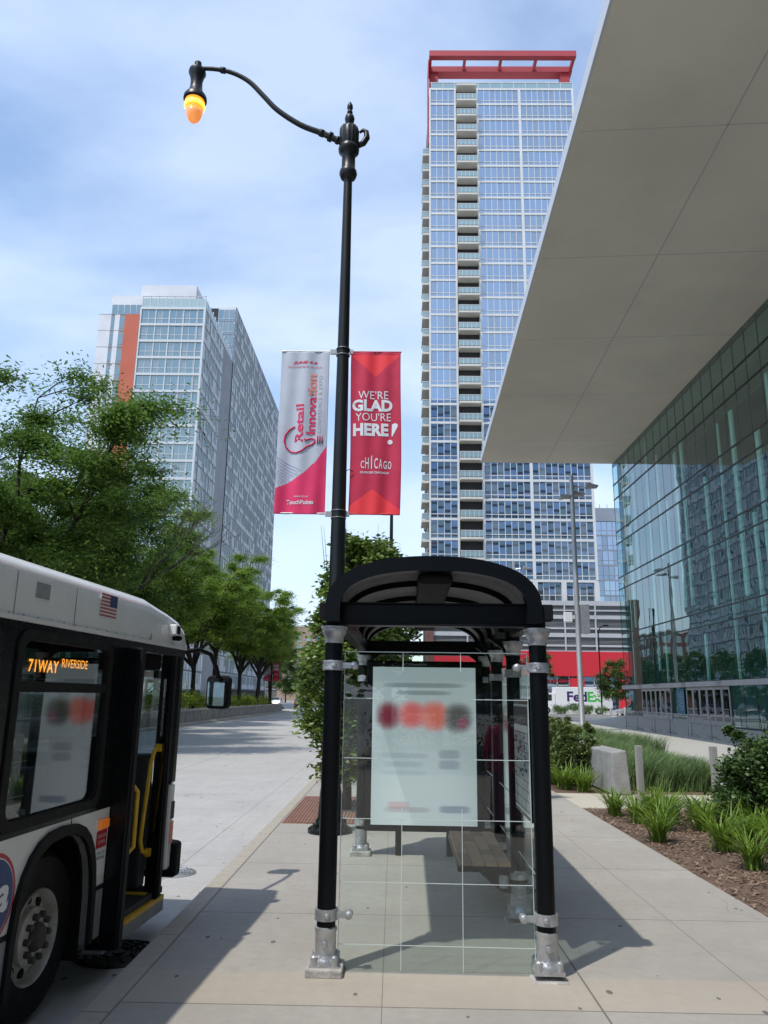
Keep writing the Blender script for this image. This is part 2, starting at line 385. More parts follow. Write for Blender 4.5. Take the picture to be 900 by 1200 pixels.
for k, (d, g) in enumerate([((0.03, 0.06, 0.065), 0.42), ((0.07, 0.11, 0.12), 0.36), ((0.18, 0.22, 0.23), 0.28)]):
    m = bpy.data.materials.new('hotel_glass%d' % k); m.use_nodes = True; t = m.node_tree
    p = t.nodes['Principled BSDF']; p.inputs['Base Color'].default_value = (*d, 1); p.inputs['Roughness'].default_value = 0.3
    gl = N(t, 'ShaderNodeBsdfGlossy'); gl.inputs['Roughness'].default_value = 0.03; gl.inputs['Color'].default_value = (0.60, 0.74, 0.74, 1)
    mx = N(t, 'ShaderNodeMixShader'); mx.inputs[0].default_value = g
    t.links.new(p.outputs[0], mx.inputs[1]); t.links.new(gl.outputs[0], mx.inputs[2]); t.links.new(mx.outputs[0], t.nodes['Material Output'].inputs[0])
    M['hotel_glass%d' % k] = m
pavemat('sidewalk', (0.45, 0.42, 0.37), (0.34, 0.318, 0.28), joints_x=((-1.624, 0.005), (1.27, 0.007), (2.35, 0.003), (-0.05, 0.0025)), joints_y=(5.16, 2.0), tan=(5.16, 5.72, (0.46, 0.385, 0.285)))
pavemat('kerb', (0.46, 0.415, 0.335), (0.42, 0.39, 0.34), joints_y=(5.0, 1.5), spots=False)
pavemat('road', (0.52, 0.505, 0.475), (0.43, 0.42, 0.40), joints_x=((-2.45, 0.006), (-5.6, 0.01), (-9.2, 0.01)), joints_y=(9.6, 4.6), broom=0.32, jcol=0.5)
pavemat('cream_path', (0.60, 0.55, 0.44), (0.52, 0.48, 0.39), spots=False)
pavemat('plaza_paving', (0.52, 0.50, 0.45), (0.45, 0.44, 0.40), joints_y=(20, 3.0), spots=False)
pavemat('asphalt', (0.21, 0.21, 0.215), (0.16, 0.16, 0.165), spots=False)
pavemat('base_ground', (0.36, 0.35, 0.33), (0.28, 0.28, 0.27), spots=False)

# poster of the advertising box: an out-of-focus looking print made of soft shapes
def postermat():
    m = bpy.data.materials.new('poster_print'); m.use_nodes = True; t = m.node_tree; p = t.nodes['Principled BSDF']; L = t.links.new
    co = N(t, 'ShaderNodeTexCoord'); sx = N(t, 'ShaderNodeSeparateXYZ'); L(co.outputs['Object'], sx.inputs[0])
    def soft(cx, cz, rx, rz, k, pw=2.0):
        a = N(t, 'ShaderNodeMath', operation='SUBTRACT'); a.inputs[1].default_value = cx; L(sx.outputs[0], a.inputs[0])
        a2 = N(t, 'ShaderNodeMath', operation='DIVIDE'); a2.inputs[1].default_value = rx; L(a.outputs[0], a2.inputs[0])
        b = N(t, 'ShaderNodeMath', operation='SUBTRACT'); b.inputs[1].default_value = cz; L(sx.outputs[2], b.inputs[0])
        b2 = N(t, 'ShaderNodeMath', operation='DIVIDE'); b2.inputs[1].default_value = rz; L(b.outputs[0], b2.inputs[0])
        pa = N(t, 'ShaderNodeMath', operation='ABSOLUTE'); L(a2.outputs[0], pa.inputs[0])
        pb = N(t, 'ShaderNodeMath', operation='ABSOLUTE'); L(b2.outputs[0], pb.inputs[0])
        qa = N(t, 'ShaderNodeMath', operation='POWER'); qa.inputs[1].default_value = pw; L(pa.outputs[0], qa.inputs[0])
        qb = N(t, 'ShaderNodeMath', operation='POWER'); qb.inputs[1].default_value = pw; L(pb.outputs[0], qb.inputs[0])
        s = N(t, 'ShaderNodeMath', operation='ADD'); L(qa.outputs[0], s.inputs[0]); L(qb.outputs[0], s.inputs[1])
        r = N(t, 'ShaderNodeMapRange', interpolation_type='SMOOTHSTEP')
        r.inputs['From Min'].default_value = 0.0; r.inputs['From Max'].default_value = 2.3
        r.inputs['To Min'].default_value = k; r.inputs['To Max'].default_value = 0
        L(s.outputs[0], r.inputs['Value']); return r.outputs[0]
    prev = (0.40, 0.46, 0.48, 1)
    # poster local frame: x -0.63..0.63, z 0..1.81
    sh = [(0.0, 0.25, 0.5, 0.6, 0.6, 2, (0.58, 0.64, 0.67)), (0, 1.74, 0.8, 0.10, 0.4, 4, (0.24, 0.32, 0.34)),
          (0, 1.60, 0.45, 0.028, 0.75, 4, (0.16, 0.20, 0.22)), (0, 1.51, 0.30, 0.025, 0.7, 4, (0.16, 0.20, 0.22)),
          (-0.43, 1.24, 0.13, 0.14, 1.0, 2.4, (0.19, 0.02, 0.04)), (-0.15, 1.25, 0.14, 0.14, 0.95, 2.4, (0.62, 0.10, 0.10)),
          (0.12, 1.24, 0.15, 0.15, 0.95, 2.4, (0.62, 0.13, 0.09)), (0.41, 1.22, 0.15, 0.15, 0.95, 2.4, (0.07, 0.06, 0.06)), (0.47, 1.16, 0.06, 0.06, 0.6, 2, (0.30, 0.04, 0.10)),
          (-0.24, 0.78, 0.26, 0.03, 0.30, 4, (0.20, 0.25, 0.32)), (-0.24, 0.68, 0.22, 0.03, 0.30, 4, (0.20, 0.25, 0.32)),
          (-0.24, 0.58, 0.25, 0.025, 0.22, 4, (0.20, 0.25, 0.32)), (0.30, 0.80, 0.12, 0.05, 0.5, 4, (0.17, 0.20, 0.26)), (0.30, 0.68, 0.12, 0.05, 0.5, 4, (0.17, 0.20, 0.26)),
          (-0.30, 0.22, 0.12, 0.04, 0.4, 4, (0.45, 0.12, 0.14)), (-0.20, 0.17, 0.25, 0.03, 0.4, 4, (0.22, 0.15, 0.18)), (0.36, 0.18, 0.17, 0.04, 0.6, 4, (0.08, 0.12, 0.22))]
    cur = None
    for cx, cz, rx, rz, k, pw, c in sh:
        x = N(t, 'ShaderNodeMix', data_type='RGBA'); L(soft(cx, cz, rx, rz, k, pw), x.inputs['Factor'])
        if cur is None: x.inputs['A'].default_value = prev
        else: L(cur, x.inputs['A'])
        x.inputs['B'].default_value = (*c, 1); cur = x.outputs['Result']
    dm = N(t, 'ShaderNodeMix', data_type='RGBA'); dm.inputs['Factor'].default_value = .55; L(cur, dm.inputs['A']); dm.inputs['B'].default_value = (0.02, 0.02, 0.02, 1); L(dm.outputs['Result'], p.inputs['Base Color']); p.inputs['Roughness'].default_value = 0.35
    L(cur, p.inputs['Emission Color']); p.inputs['Emission Strength'].default_value = 0.52     # backlit advertising box
    M['poster_print'] = m
postermat()

# ------------------------------------------------------------------ mesh helpers
class MB:
    def __init__(s): s.v = []; s.f = []; s.mi = []; s.cur = 0
    def m(s, i): s.cur = i; return s
    def add(s, vs, fs):
        b = len(s.v); s.v += [tuple(map(float, p)) for p in vs]
        for f in fs: s.f.append(tuple(b + i for i in f)); s.mi.append(s.cur)
        return s
    def box(s, x0, x1, y0, y1, z0, z1):
        return s.add([(x0, y0, z0), (x1, y0, z0), (x1, y1, z0), (x0, y1, z0), (x0, y0, z1), (x1, y0, z1), (x1, y1, z1), (x0, y1, z1)],
                     [(0, 3, 2, 1), (4, 5, 6, 7), (0, 1, 5, 4), (1, 2, 6, 5), (2, 3, 7, 6), (3, 0, 4, 7)])
    def quad(s, a, b, c, d): return s.add([a, b, c, d], [(0, 1, 2, 3)])
    def tube(s, pts, r, n=8, cap=True):
        P = [Vector(p) for p in pts]; k = len(P)
        rr = r if isinstance(r, (list, tuple)) else [r] * k
        vs = []; prev = None
        for i in range(k):
            t = (P[min(i + 1, k - 1)] - P[max(i - 1, 0)]).normalized()
            if prev is None:
                a = Vector((0, 0, 1)) if abs(t.z) < 0.9 else Vector((1, 0, 0)); u = t.cross(a).normalized()
            else: u = (prev - t * prev.dot(t)).normalized()
            prev = u; w_ = t.cross(u)
            for j in range(n):
                a = 2 * math.pi * j / n; vs.append(P[i] + (u * math.cos(a) + w_ * math.sin(a)) * rr[i])
        fs = [(i * n + j, i * n + (j + 1) % n, (i + 1) * n + (j + 1) % n, (i + 1) * n + j) for i in range(k - 1) for j in range(n)]
        if cap: fs += [tuple(range(n - 1, -1, -1)), tuple((k - 1) * n + j for j in range(n))]
        return s.add(vs, fs)
    def lathe(s, prof, c=(0, 0, 0), n=20, axis='z', flute=0, cap=True):
        vs = []; k = len(prof)
        for r, h in prof:
            for j in range(n):
                a = 2 * math.pi * j / n; q = r * (1 - (flute if j % 2 else 0))
                x, y = q * math.cos(a), q * math.sin(a)
                vs.append({'z': (c[0] + x, c[1] + y, c[2] + h), 'x': (c[0] + h, c[1] + x, c[2] + y), 'y': (c[0] + x, c[1] + h, c[2] + y)}[axis])
        fs = [(i * n + j, i * n + (j + 1) % n, (i + 1) * n + (j + 1) % n, (i + 1) * n + j) for i in range(k - 1) for j in range(n)]
        if cap: fs += [tuple(range(n - 1, -1, -1)), tuple((k - 1) * n + j for j in range(n))]
        return s.add(vs, fs)
    def prism(s, poly, a, b, axis='x'):
        """polygon in the other two coordinates, extruded from a to b along axis"""
        n = len(poly)
        f = {'x': lambda p, t: (t, p[0], p[1]), 'y': lambda p, t: (p[0], t, p[1]), 'z': lambda p, t: (p[0], p[1], t)}[axis]
        vs = [f(p, a) for p in poly] + [f(p, b) for p in poly]
        fs = [tuple(range(n)), tuple(range(2 * n - 1, n - 1, -1))] + [(i, i + n, (i + 1) % n + n, (i + 1) % n) for i in range(n)]
        return s.add(vs, fs)
    def build(s, name, mats, parent=None, loc=None, smooth=False, bevel=0, rz=0):
        me = bpy.data.meshes.new(name); me.from_pydata(s.v, [], s.f)
        if not isinstance(mats, (list, tuple)): mats = [mats]
        for m_ in mats: me.materials.append(M[m_] if isinstance(m_, str) else m_)
        me.polygons.foreach_set('material_index', s.mi)
        if smooth is True: me.polygons.foreach_set('use_smooth', [True] * len(s.f))
        bm = bmesh.new(); bm.from_mesh(me); bmesh.ops.recalc_face_normals(bm, faces=bm.faces)
        if smooth == 'auto':
            for f in bm.faces: f.smooth = True
            for e in bm.edges: e.smooth = not (len(e.link_faces) == 2 and e.calc_face_angle(0) > R(38))
        bm.to_mesh(me); bm.free()
        o = bpy.data.objects.new(name, me); col.objects.link(o)
        if parent: o.parent = parent
        if loc: o.location = loc
        if rz: o.rotation_euler.z = rz
        if bevel:
            b = o.modifiers.new('bevel', 'BEVEL'); b.width = bevel; b.segments = 2; b.limit_method = 'ANGLE'
        return o
def tag(o, label=None, cat=None, group=None, kind=None):
    if label: o['label'] = label
    if cat: o['category'] = cat
    if group: o['group'] = group
    if kind: o['kind'] = kind
    return o
def empty(name, loc=(0, 0, 0), rz=0, label=None, cat=None, group=None):
    o = bpy.data.objects.new(name, None); col.objects.link(o); o.location = loc; o.rotation_euler = (0, 0, rz)
    o.empty_display_size = 0.3
    return tag(o, label, cat, group)
def copy_tree(o, parent=None):
    c = o.copy(); col.objects.link(c)
    if parent: c.parent = parent
    for ch in list(o.children): copy_tree(ch, c)
    return c
def rawmesh(name, V, nper, mats, parent=None, loc=None, mi=None, smooth=False):
    """V: (faces*nper, 3) array of independent polygons"""
    V = np.asarray(V, dtype=np.float32).reshape(-1, 3); nf = len(V) // nper
    me = bpy.data.meshes.new(name)
    me.vertices.add(len(V)); me.vertices.foreach_set('co', V.ravel())
    me.loops.add(len(V)); me.loops.foreach_set('vertex_index', np.arange(len(V), dtype=np.int32))
    me.polygons.add(nf); me.polygons.foreach_set('loop_start', np.arange(nf, dtype=np.int32) * nper)
    for m_ in (mats if isinstance(mats, (list, tuple)) else [mats]): me.materials.append(M[m_])
    if mi is not None: me.polygons.foreach_set('material_index', np.asarray(mi, dtype=np.int32))
    me.update(calc_edges=True); me.validate()
    o = bpy.data.objects.new(name, me); col.objects.link(o)
    if parent: o.parent = parent
    if loc: o.location = loc
    return o
def text(name, s, mapf, box, mat_, parent=None, bold=0.0, shear=0.0, depth=0.002, rot=False, spacing=1.0, deformer=None):
    """lettering fitted in box=(cx,cy,w,h) of a 2-D layout; mapf(u,v,n)->xyz"""
    cu = bpy.data.curves.new(name, 'FONT'); cu.body = s; cu.offset = bold; cu.shear = shear; cu.space_character = spacing
    cu.align_x = 'CENTER'; cu.resolution_u = 3; cu.extrude = 0.0
    ob = bpy.data.objects.new(name, cu); col.objects.link(ob)
    bpy.context.view_layer.update()
    dg = bpy.context.evaluated_depsgraph_get()
    me = bpy.data.meshes.new_from_object(ob.evaluated_get(dg)); bpy.data.objects.remove(ob)
    me.name = name
    co = np.array([v.co[:] for v in me.vertices]); lo = co.min(0); hi = co.max(0)
    cx, cy, w_, h_ = box
    for v in me.vertices:
        u = (v.co.x - (lo[0] + hi[0]) / 2) / (hi[0] - lo[0]); q = (v.co.y - (lo[1] + hi[1]) / 2) / (hi[1] - lo[1])
        if rot: uu, vv = cx - q * w_, cy + u * h_
        else: uu, vv = cx + u * w_, cy + q * h_
        v.co = mapf(uu, vv, depth)
    me.materials.clear(); me.materials.append(M[mat_])
    o = bpy.data.objects.new(name, me); col.objects.link(o)
    if parent: o.parent = parent
    return o
def struct(o): o['kind'] = 'structure'; return o

# ------------------------------------------------------------------ ground, road, pavements
struct(MB().quad((-1500, -600, -.16), (1500, -600, -.16), (1500, 2400, -.16), (-1500, 2400, -.16)).build('ground', 'base_ground'))
b = MB(); b.quad((-12.95, -30, -.13), (-1.8, -30, -.13), (-1.8, 420, -.13), (-12.95, 420, -.13))
b.quad((-27.3, -30, -.13), (-21.5, -30, -.13), (-21.5, 420, -.13), (-27.3, 420, -.13))
b.quad((-21.5, 98.5, -.13), (-12.95, 98.5, -.13), (-12.95, 420, -.13), (-21.5, 420, -.13))
struct(b.build('road', 'road'))
b = MB()
for y in range(8, 90, 9):
    for x in (-5.6, -9.2): b.box(x - .05, x + .05, y, y + 2.6, -.128, -.124)
struct(b.build('road_marking', 'marking'))
struct(MB().box(-1.8, -1.63, -30, 150, -.3, 0.0).build('kerb', 'kerb', bevel=0.015))
struct(MB().box(-1.63, 3.25, -30, 150, -.3, -.002).build('sidewalk', 'sidewalk'))
# right of the pavement: cream path between the planting beds, paths and plaza beyond them
struct(MB().box(3.25, 9.6, 14.1, 16.2, -.3, -.006).build('path', 'cream_path'))
struct(MB().box(3.25, 9.0, -10, 14.1, -.3, -.02).build('planting_bed', 'mulch'))
struct(MB().box(3.25, 7.1, 16.2, 27, -.3, -.02).box(3.25, 9.6, 27.0, 52, -.3, -.02).build('rear_planting_bed', 'mulch'))
b = MB()
b.quad((9.6, 14, 0), (15.8, 14, 0), (15.8, 74, 0), (9.6, 74, 0)); b.quad((7.1, 16.2, 0), (9.6, 16.2, 0), (9.6, 27, 0), (7.1, 27, 0)); b.quad((9.0, -10, 0), (19.3, -10, 0), (19.3, 14, 0), (9.0, 14, 0))
b.quad((3.25, 52, 0), (9.6, 52, 0), (9.6, 74, 0), (3.25, 74, 0))
b.quad((15.8, 14, 0), (19.4, 14, .02), (19.4, 41, .3), (15.8, 41, 0)); b.quad((15.8, 41, 0), (19.4, 41, .3), (19.4, 66.5, .62), (15.8, 66.5, 0))
b.quad((15.8, 66.5, 0), (24, 66.5, .62), (24, 74, .1), (15.8, 74, 0))
struct(b.build('plaza', 'plaza_paving'))
struct(MB().quad((3.25, 74, -.004), (60, 74, -.004), (60, 87, -.004), (3.25, 87, -.004)).build('driveway', 'asphalt'))
struct(MB().quad((3.25, 87, .0), (70, 87, .0), (70, 109, .0), (3.25, 109, .0)).build('far_pavement', 'plaza_paving'))
struct(MB().box(-60, -27.3, -30, 420, -.3, 0).build('far_sidewalk', 'plaza_paving'))

# median planter
b = MB(); b.box(-21.5, -12.95, -20, 98.5, -.3, 0.0); struct(b.build('median_kerb', 'kerb', bevel=.02))
b = MB()
for (x0, x1, y0, y1) in ((-14.0, -13.6, -18, 97), (-20.9, -20.5, -18, 97), (-20.5, -14.0, 96.6, 97)):
    b.m(0).box(x0, x1, y0, y1, 0, .72)
    b.m(1).box(x0 - .04, x1 + .04, y0 - .04, y1 + .04, .722, .84)
b.m(2)
for y in range(-16, 97, 2): b.box(-13.598, -13.59, y, y + .02, .02, .72)
o = b.build('planter_wall', ['median_stone', 'median_cap', 'hotel_dark']); tag(o, 'long low stone planter wall round the tree median of the road', 'wall')
struct(MB().box(-20.5, -14.0, -18, 96.6, .0, .62).build('median_soil', 'soil'))

# manhole covers and tree grate
def manhole(loc, r, label, m_='iron'):
    b = MB(); b.lathe([(r, 0), (r, .006), (r * .93, .016), (r * .93, .006)], n=36)
    for ring in range(1, 5):
        rr = r * (0.2 + ring * .165); n = 5 + ring * 3
        for k in range(n):
            a0 = 2 * math.pi * (k + .5 * (ring % 2)) / n; a1 = a0 + 2 * math.pi / n * .66
            ps = [(rr * math.cos(a0 + (a1 - a0) * q / 3), rr * math.sin(a0 + (a1 - a0) * q / 3), .006) for q in range(4)]
            b.tube(ps, r * .055, 6)
    b.lathe([(r * .14, .0), (r * .14, .02)], n=12)
    o = b.build('manhole_cover', m_, loc=loc); tag(o, label, 'manhole cover')
manhole((-2.07, 6.45, -.129), .33, 'dark iron manhole grate in the gutter beside the front wheel of the bus')
manhole((-2.42, 9.2, -.129), .25, 'round pale metal cover in the gutter under the bus bumper', 'galvanised')
b = MB()
for k in range(30):
    x = -1.6 + k * .05
    for (y0, y1) in ((11.95, 14.9),):
        if -1.0 < x < -.55: b.box(x, x + .034, y0, 13.15, -.01, .006); b.box(x, x + .034, 13.75, y1, -.01, .006)
        else: b.box(x, x + .034, y0, y1, -.01, .006)
b.box(-1.6, -.1, 11.9, 11.95, -.01, .008); b.box(-1.6, -.1, 14.9, 14.95, -.01, .008)
tag(b.build('tree_grate', 'grate_red'), 'brick red tree grate round the trunk behind the shelter', 'tree grate')

# ------------------------------------------------------------------ arena with its great canopy
ZS = 22.3
ar = empty('arena_building', (19.3, 66, 0), 0, 'glass fronted arena with a huge flat overhanging canopy on the right', 'building')
AX, AY = 19.3, 66.0
def L_(x, y, z): return (x - AX, y - AY, z)
b = MB()   # canopy slab: soffit edge runs slightly oblique to the street
ed = [(7.68, 65.8), (6.40, 19.0), (5.35, -20.0)]
poly = [L_(x, y, 0)[:2] for x, y in ed] + [L_(60, -20, 0)[:2], L_(60, 65.8, 0)[:2]]
b.prism(poly, ZS, ZS + .55, 'z')
can = b.build('canopy', 'soffit', ar)
b = MB()
def edge_box(b, p, q, t, z0, z1):
    p = Vector((*p, 0)); q = Vector((*q, 0)); d = (q - p).normalized(); n_ = Vector((-d.y, d.x, 0)) * t
    b.add([(*(v.xy), z) for z in (z0, z1) for v in (p, q, q + n_, p + n_)], [(0, 1, 2, 3), (7, 6, 5, 4), (0, 4, 5, 1), (1, 5, 6, 2), (2, 6, 7, 3), (3, 7, 4, 0)])
for i in range(2): edge_box(b, L_(*ed[i], 0)[:2], L_(*ed[i + 1], 0)[:2], -.10, ZS - .004, ZS + .62)
edge_box(b, L_(7.58, 65.8, 0)[:2], L_(60, 65.8, 0)[:2], .1, ZS - .004, ZS + .42)
b.build('fascia', 'fascia', can)
b = MB()   # panel joints of the soffit
for (x0, y0, x1, y1) in ((13.35, 65.6, 10.5, -20),):
    edge_box(b, L_(x0, y0, 0)[:2], L_(x1, y1, 0)[:2], .07, ZS - .006, ZS + .01)
for y in (60.2, 50.3, 41.6, 33.0, 24.5, 16.0, 7.0):
    xl = 6.40 + (y - 19) * (1.28 / 46.8) + .1
    edge_box(b, L_(xl, y, 0)[:2], L_(19.2, y - .9, 0)[:2], .045, ZS - .006, ZS + .01)
b.build('soffit_joint', 'soffit_joint', can)
b = MB(); b.box(.02, .12, -86, -.02, ZS - .35, ZS - .01); b.build('top_channel', 'hotel_dark', ar)
# curtain wall: rows of panes, each pane tilted a hair so that reflections break up
rows = [3.03, 6.38, 7.25, 11.02, 12.04, 14.98, 16.03, 18.97, 20.3, ZS - .02]
PW = 1.55
def pane_row(z0, z1, y1, y0, name, parent, m_='arena_glass', pw=PW):
    V = []; mul = MB(); n = int(round((y1 - y0) / pw))
    for i in range(n):
        a = y1 - i * pw; c = a - pw + .03
        t1, t2 = random.gauss(0, .0009), random.gauss(0, .0012)
        hw, hh = pw / 2, (z1 - z0) / 2
        V += [(AX + t1 * hw + t2 * hh - AX, a - AY, z0), (-t1 * hw + t2 * hh, c - AY, z0), (-t1 * hw - t2 * hh, c - AY, z1), (t1 * hw - t2 * hh, a - AY, z1)]
        mul.box(-.004, .05, a - AY - .012, a - AY + .022, z0, z1)
    o = rawmesh(name, V, 4, m_, parent)
    mul.box(-.05, .06, y0 - AY, y1 - AY, z0 - .05, z0 + .03)
    mul.build('mullion', 'dark_mullion', o)
    return o
for z0, z1 in zip(rows[:-1], rows[1:]): pane_row(z0, z1, 66.0, -16.0, 'glazing_row', ar)
# white band over the doors and ground floor glazing
b = MB(); b.box(-.25, .1, -82, 0, 2.70, 3.0); b.build('door_band', 'alu', ar)
def floorz(y): return .3 + (y - 41) * .0128 if y > 41 else .02 + (y - 14) * .0104
def ground_glass(y1, y0):
    o = pane_row(.72 if y0 > 40 else .4, 2.69, y1, y0, 'ground_glazing', ar, 'arena_glass')
    MB().box(-.03, .12, y0 - AY, y1 - AY, 0, (.72 if y0 > 40 else .4) - .01).build('plinth', 'granite', ar)
ground_glass(66.0, 61.6); ground_glass(55.05, 52.3); ground_glass(45.3, -16)
dn = 0
def door(y0, wd, ar):
    zf = floorz(y0) + .02
    f = MB(); f.box(-.06, .0, 0, .09, zf, 2.68); f.box(-.06, .0, wd - .09, wd, zf, 2.68); f.box(-.06, .0, .09, wd - .09, 2.5, 2.68); f.box(-.06, .0, .09, wd - .09, zf, zf + .28)
    d = f.build('door', 'alu', ar, loc=(0, y0 - AY, 0))
    MB().box(-.035, -.025, .09, wd - .09, zf + .28, 2.5).build('door_glass', 'door_glass', d)
    MB().tube([(-.1, wd * .78, 1.25), (-.14, wd * .78, 1.3), (-.14, wd * .78, 1.75), (-.1, wd * .78, 1.8)], .02, 6).build('handle', 'steel', d)
for k in range(6): door(55.15 + k * 1.06, 1.0, ar)
for k in range(6): door(45.5 + k * 1.12, 1.06, ar)
b = MB(); b.box(.05, .1, -20.5, -10.8, .3, 2.69); b.build('vestibule', 'arena_dark', ar)
b = MB(); b.box(-.065, -.055, 52.55 - AY, 53.95 - AY, .95, 2.62)
pp = b.build('wall_poster', 'blue_poster', ar)
b = MB()
for k in range(9): b.box(-.072, -.068, 52.7 - AY, 52.7 - AY + random.uniform(.5, 1.05), 2.35 - k * .14, 2.39 - k * .14)
b.build('print_lines', 'ink_grey', pp)
for y in (61.0, 57.5, 52.0, 46.4): MB().box(-.55, -.26, y - AY - .25, y - AY + .25, 2.86, 2.96).build('downlight', 'alu', ar)
# inside: floors, back wall, pale columns and stair strips seen through the glass
b = MB(); b.box(7, 7.3, -86, -.3, 0, ZS); b.box(.3, 7, -.6, -.4, 0, ZS)
b.build('back_wall', 'arena_inside', ar)
b = MB()
for z in (6.7, 11.5, 15.5, 19.6): b.box(1.8, 7, -86, -.6, z, z + .35)
b.build('interior_floor', 'arena_dark', ar)
b = MB()
cols = [(64.6, .22, 3, 22), (63.6, .3, 7.6, 22), (62.0, .22, 11.1, 20.3), (58.5, .28, 4, 21.8), (56.9, .18, 3, 10.8), (56.2, .3, 12, 20), (54.6, .2, 7.5, 16), (52.5, .35, 8, 19), (51.2, .35, 8, 19.4),
        (49.6, .25, 3, 6), (47.6, .3, 7.5, 15.8), (45.2, .25, 3, 18.5), (43.2, .4, 7.6, 18.6), (41.5, .3, 3, 12), (40.3, .5, 3, 16.3), (38.6, .3, 4, 19), (36, .4, 3, 15)]
for y, w_, z0, z1 in cols: b.box(.45, .45 + .12, y - AY - w_ / 2, y - AY + w_ / 2, z0, z1)
b.build('interior_fin', 'arena_column', ar)

# ------------------------------------------------------------------ residential tower
TY = 110.0
tw = empty('apartment_tower', (5.0, TY, 0), 0, 'tall glass and white apartment tower with a red roof frame', 'building')
def T(x): return x - 5.0
FH, Z0, NF = 2.99, 18.35, 28
ZT = Z0 + NF * FH
b = MB()
b.m(0).box(T(5.25), T(29.0), .5, 22, 12, ZT)                                   # core volume behind the glass skin
b.build('core', 'podium_dark', tw)
b = MB()
for k in range(NF + 1):                                                       # slab edges
    z = Z0 + k * FH
    b.box(T(5.05), T(9.3), -.06, .5, z - .18, z + .18); b.box(T(13.0), T(29.25), -.06, .5, z - .18, z + .18)
    b.box(T(29.0), T(29.25), .5, 22, z - .18, z + .18); b.box(T(5.02), T(5.25), .5, 22, z - .18, z + .18)
b.build('slab_edge', 'tower_white', tw)
b = MB()
for x, w_ in ((5.12, .26), (9.32, .3), (13.05, .35), (20.15, .42), (29.1, .36)): b.box(T(x) - w_ / 2, T(x) + w_ / 2, -.10, .52, Z0 + .18, ZT + .18)
b.build('pier', 'tower_white', tw)
nwin = 0
def tower_window(x0, x1, z0, n, parent, glassset=('tower_glass0', 'tower_glass1', 'tower_glass2'), blind=.2, y=0.06, low=.22, frame='tower_white', name='window', H=None, horiz=True):
    H = H or FH - .36; w_ = (x1 - x0) / n
    b = MB(); zl = z0 + H * low; curt = random.random() < .25
    for i in range(n):
        a, c = x0 + i * w_, x0 + (i + 1) * w_
        r = random.random(); g = 2 if r < blind or (curt and r < .6) else (1 if r < .45 else 0)
        t1, t2 = random.gauss(0, .004), random.gauss(0, .004)
        b.m(g).quad((a, y + t1, z0), (c, y - t1, z0), (c, y - t1, zl), (a, y + t1, zl))
        t1, t2 = random.gauss(0, .006), random.gauss(0, .006)
        b.m(g).quad((a, y + t1 + t2, zl), (c, y - t1 + t2, zl), (c, y - t1 - t2, z0 + H), (a, y + t1 - t2, z0 + H))
        if i: b.m(3).box(a - .04, a + .04, y - .08, y + .02, z0, z0 + H)
    b.m(3).box(x0, x1, y - .07, y + .02, zl - .05, zl + .05)
    me = b.build(name, list(glassset) + [frame], parent)
    return me
for k in range(NF):
    z = Z0 + k * FH + .18
    tower_window(T(5.25), T(9.17), z, 4, tw)
    tower_window(T(13.22), T(19.94), z, 7, tw)
    tower_window(T(20.36), T(28.92), z, 9, tw)
b = MB()   # recessed wall behind the balconies
b.m(0).box(T(9.47), T(12.88), .75, 1.1, Z0, ZT)
b.m(1)
for k in range(NF):
    z = Z0 + k * FH
    for i in range(4): b.box(T(9.5) + i * .85, T(9.5) + i * .85 + .74, .7, .77, z + .2, z + 2.55)
b.build('recess_wall', ['tower_cream', 'tower_glass0'], tw)
for k in range(NF + 1):
    z = Z0 + k * FH
    bl = MB().box(T(9.5), T(12.85), -1.15, 1.25, z - .2, z + .12).build('balcony', 'tower_cream', tw)
    if k < NF:
        r = MB().m(0).box(T(9.5), T(12.85), -1.13, -1.10, z + .22, z + 1.02)
        r.m(1).box(T(9.5), T(12.85), -1.16, -1.08, z + 1.05, z + 1.13)
        for i in range(6): r.box(T(9.5) + i * .66, T(9.5) + i * .66 + .05, -1.16, -1.08, z + .12, z + 1.05)
        r.build('railing', ['rail_glass', 'tower_white'], bl)
for k in range(1, NF - 3):   # small balconies on the left flank
    z = Z0 + k * FH
    bl = MB().box(T(5.0) - 1.05, T(5.0), 1.0, 5.5, z - .25, z + .12).build('balcony', 'tower_cream', tw)
    r = MB().m(0).box(T(5.0) - 1.04, T(5.0) - 1.0, 1.1, 5.4, z + .2, z + 1.0); r.box(T(5.0) - 1.0, T(5), 1.02, 1.06, z + .2, z + 1.0)
    r.m(1).box(T(5.0) - 1.06, T(5), .98, 1.05, z + 1.02, z + 1.12); r.box(T(5.0) - 1.06, T(5.) - 1.0, .98, 1.05, z + .12, z + 1.02)
    r.build('railing', ['rail_glass', 'tower_white'], bl)
b = MB(); b.m(0).box(T(5.3), T(29.2), .0, .05, ZT + .2, ZT + 1.25); b.m(1)
for i in range(13): b.box(T(5.3) + i * 1.99, T(5.3) + i * 1.99 + .08, -.04, .1, ZT + .18, ZT + 1.35)
b.box(T(5.2), T(29.25), -.05, .08, ZT + 1.27, ZT + 1.37)
b.build('roof_railing', ['rail_glass', 'tower_white'], tw)
tower_window(T(7.0), T(27.0), ZT + .2, 12, tw, y=2.2, H=3.2, name='penthouse_window')
b = MB(); b.box(T(6.8), T(27.2), 2.3, 18, ZT, ZT + 3.6); b.build('penthouse', 'tower_white', tw)
b = MB()   # red roof frame
ZR = 108.4
b.box(T(5.0), T(30.0), -.6, .4, ZR - .1, ZR + 1.0)
for x in (5.0, 10.9, 17.1, 23.1, 29.5): b.box(T(x), T(x) + .45, .4, 2.7, ZR - .05, ZR + .8)
b.box(T(5.0), T(30.0), 2.7, 4.4, ZR - .2, ZR + .9)
b.box(T(4.86), T(4.98), 1.2, 5.2, 92.5, ZR + .9)
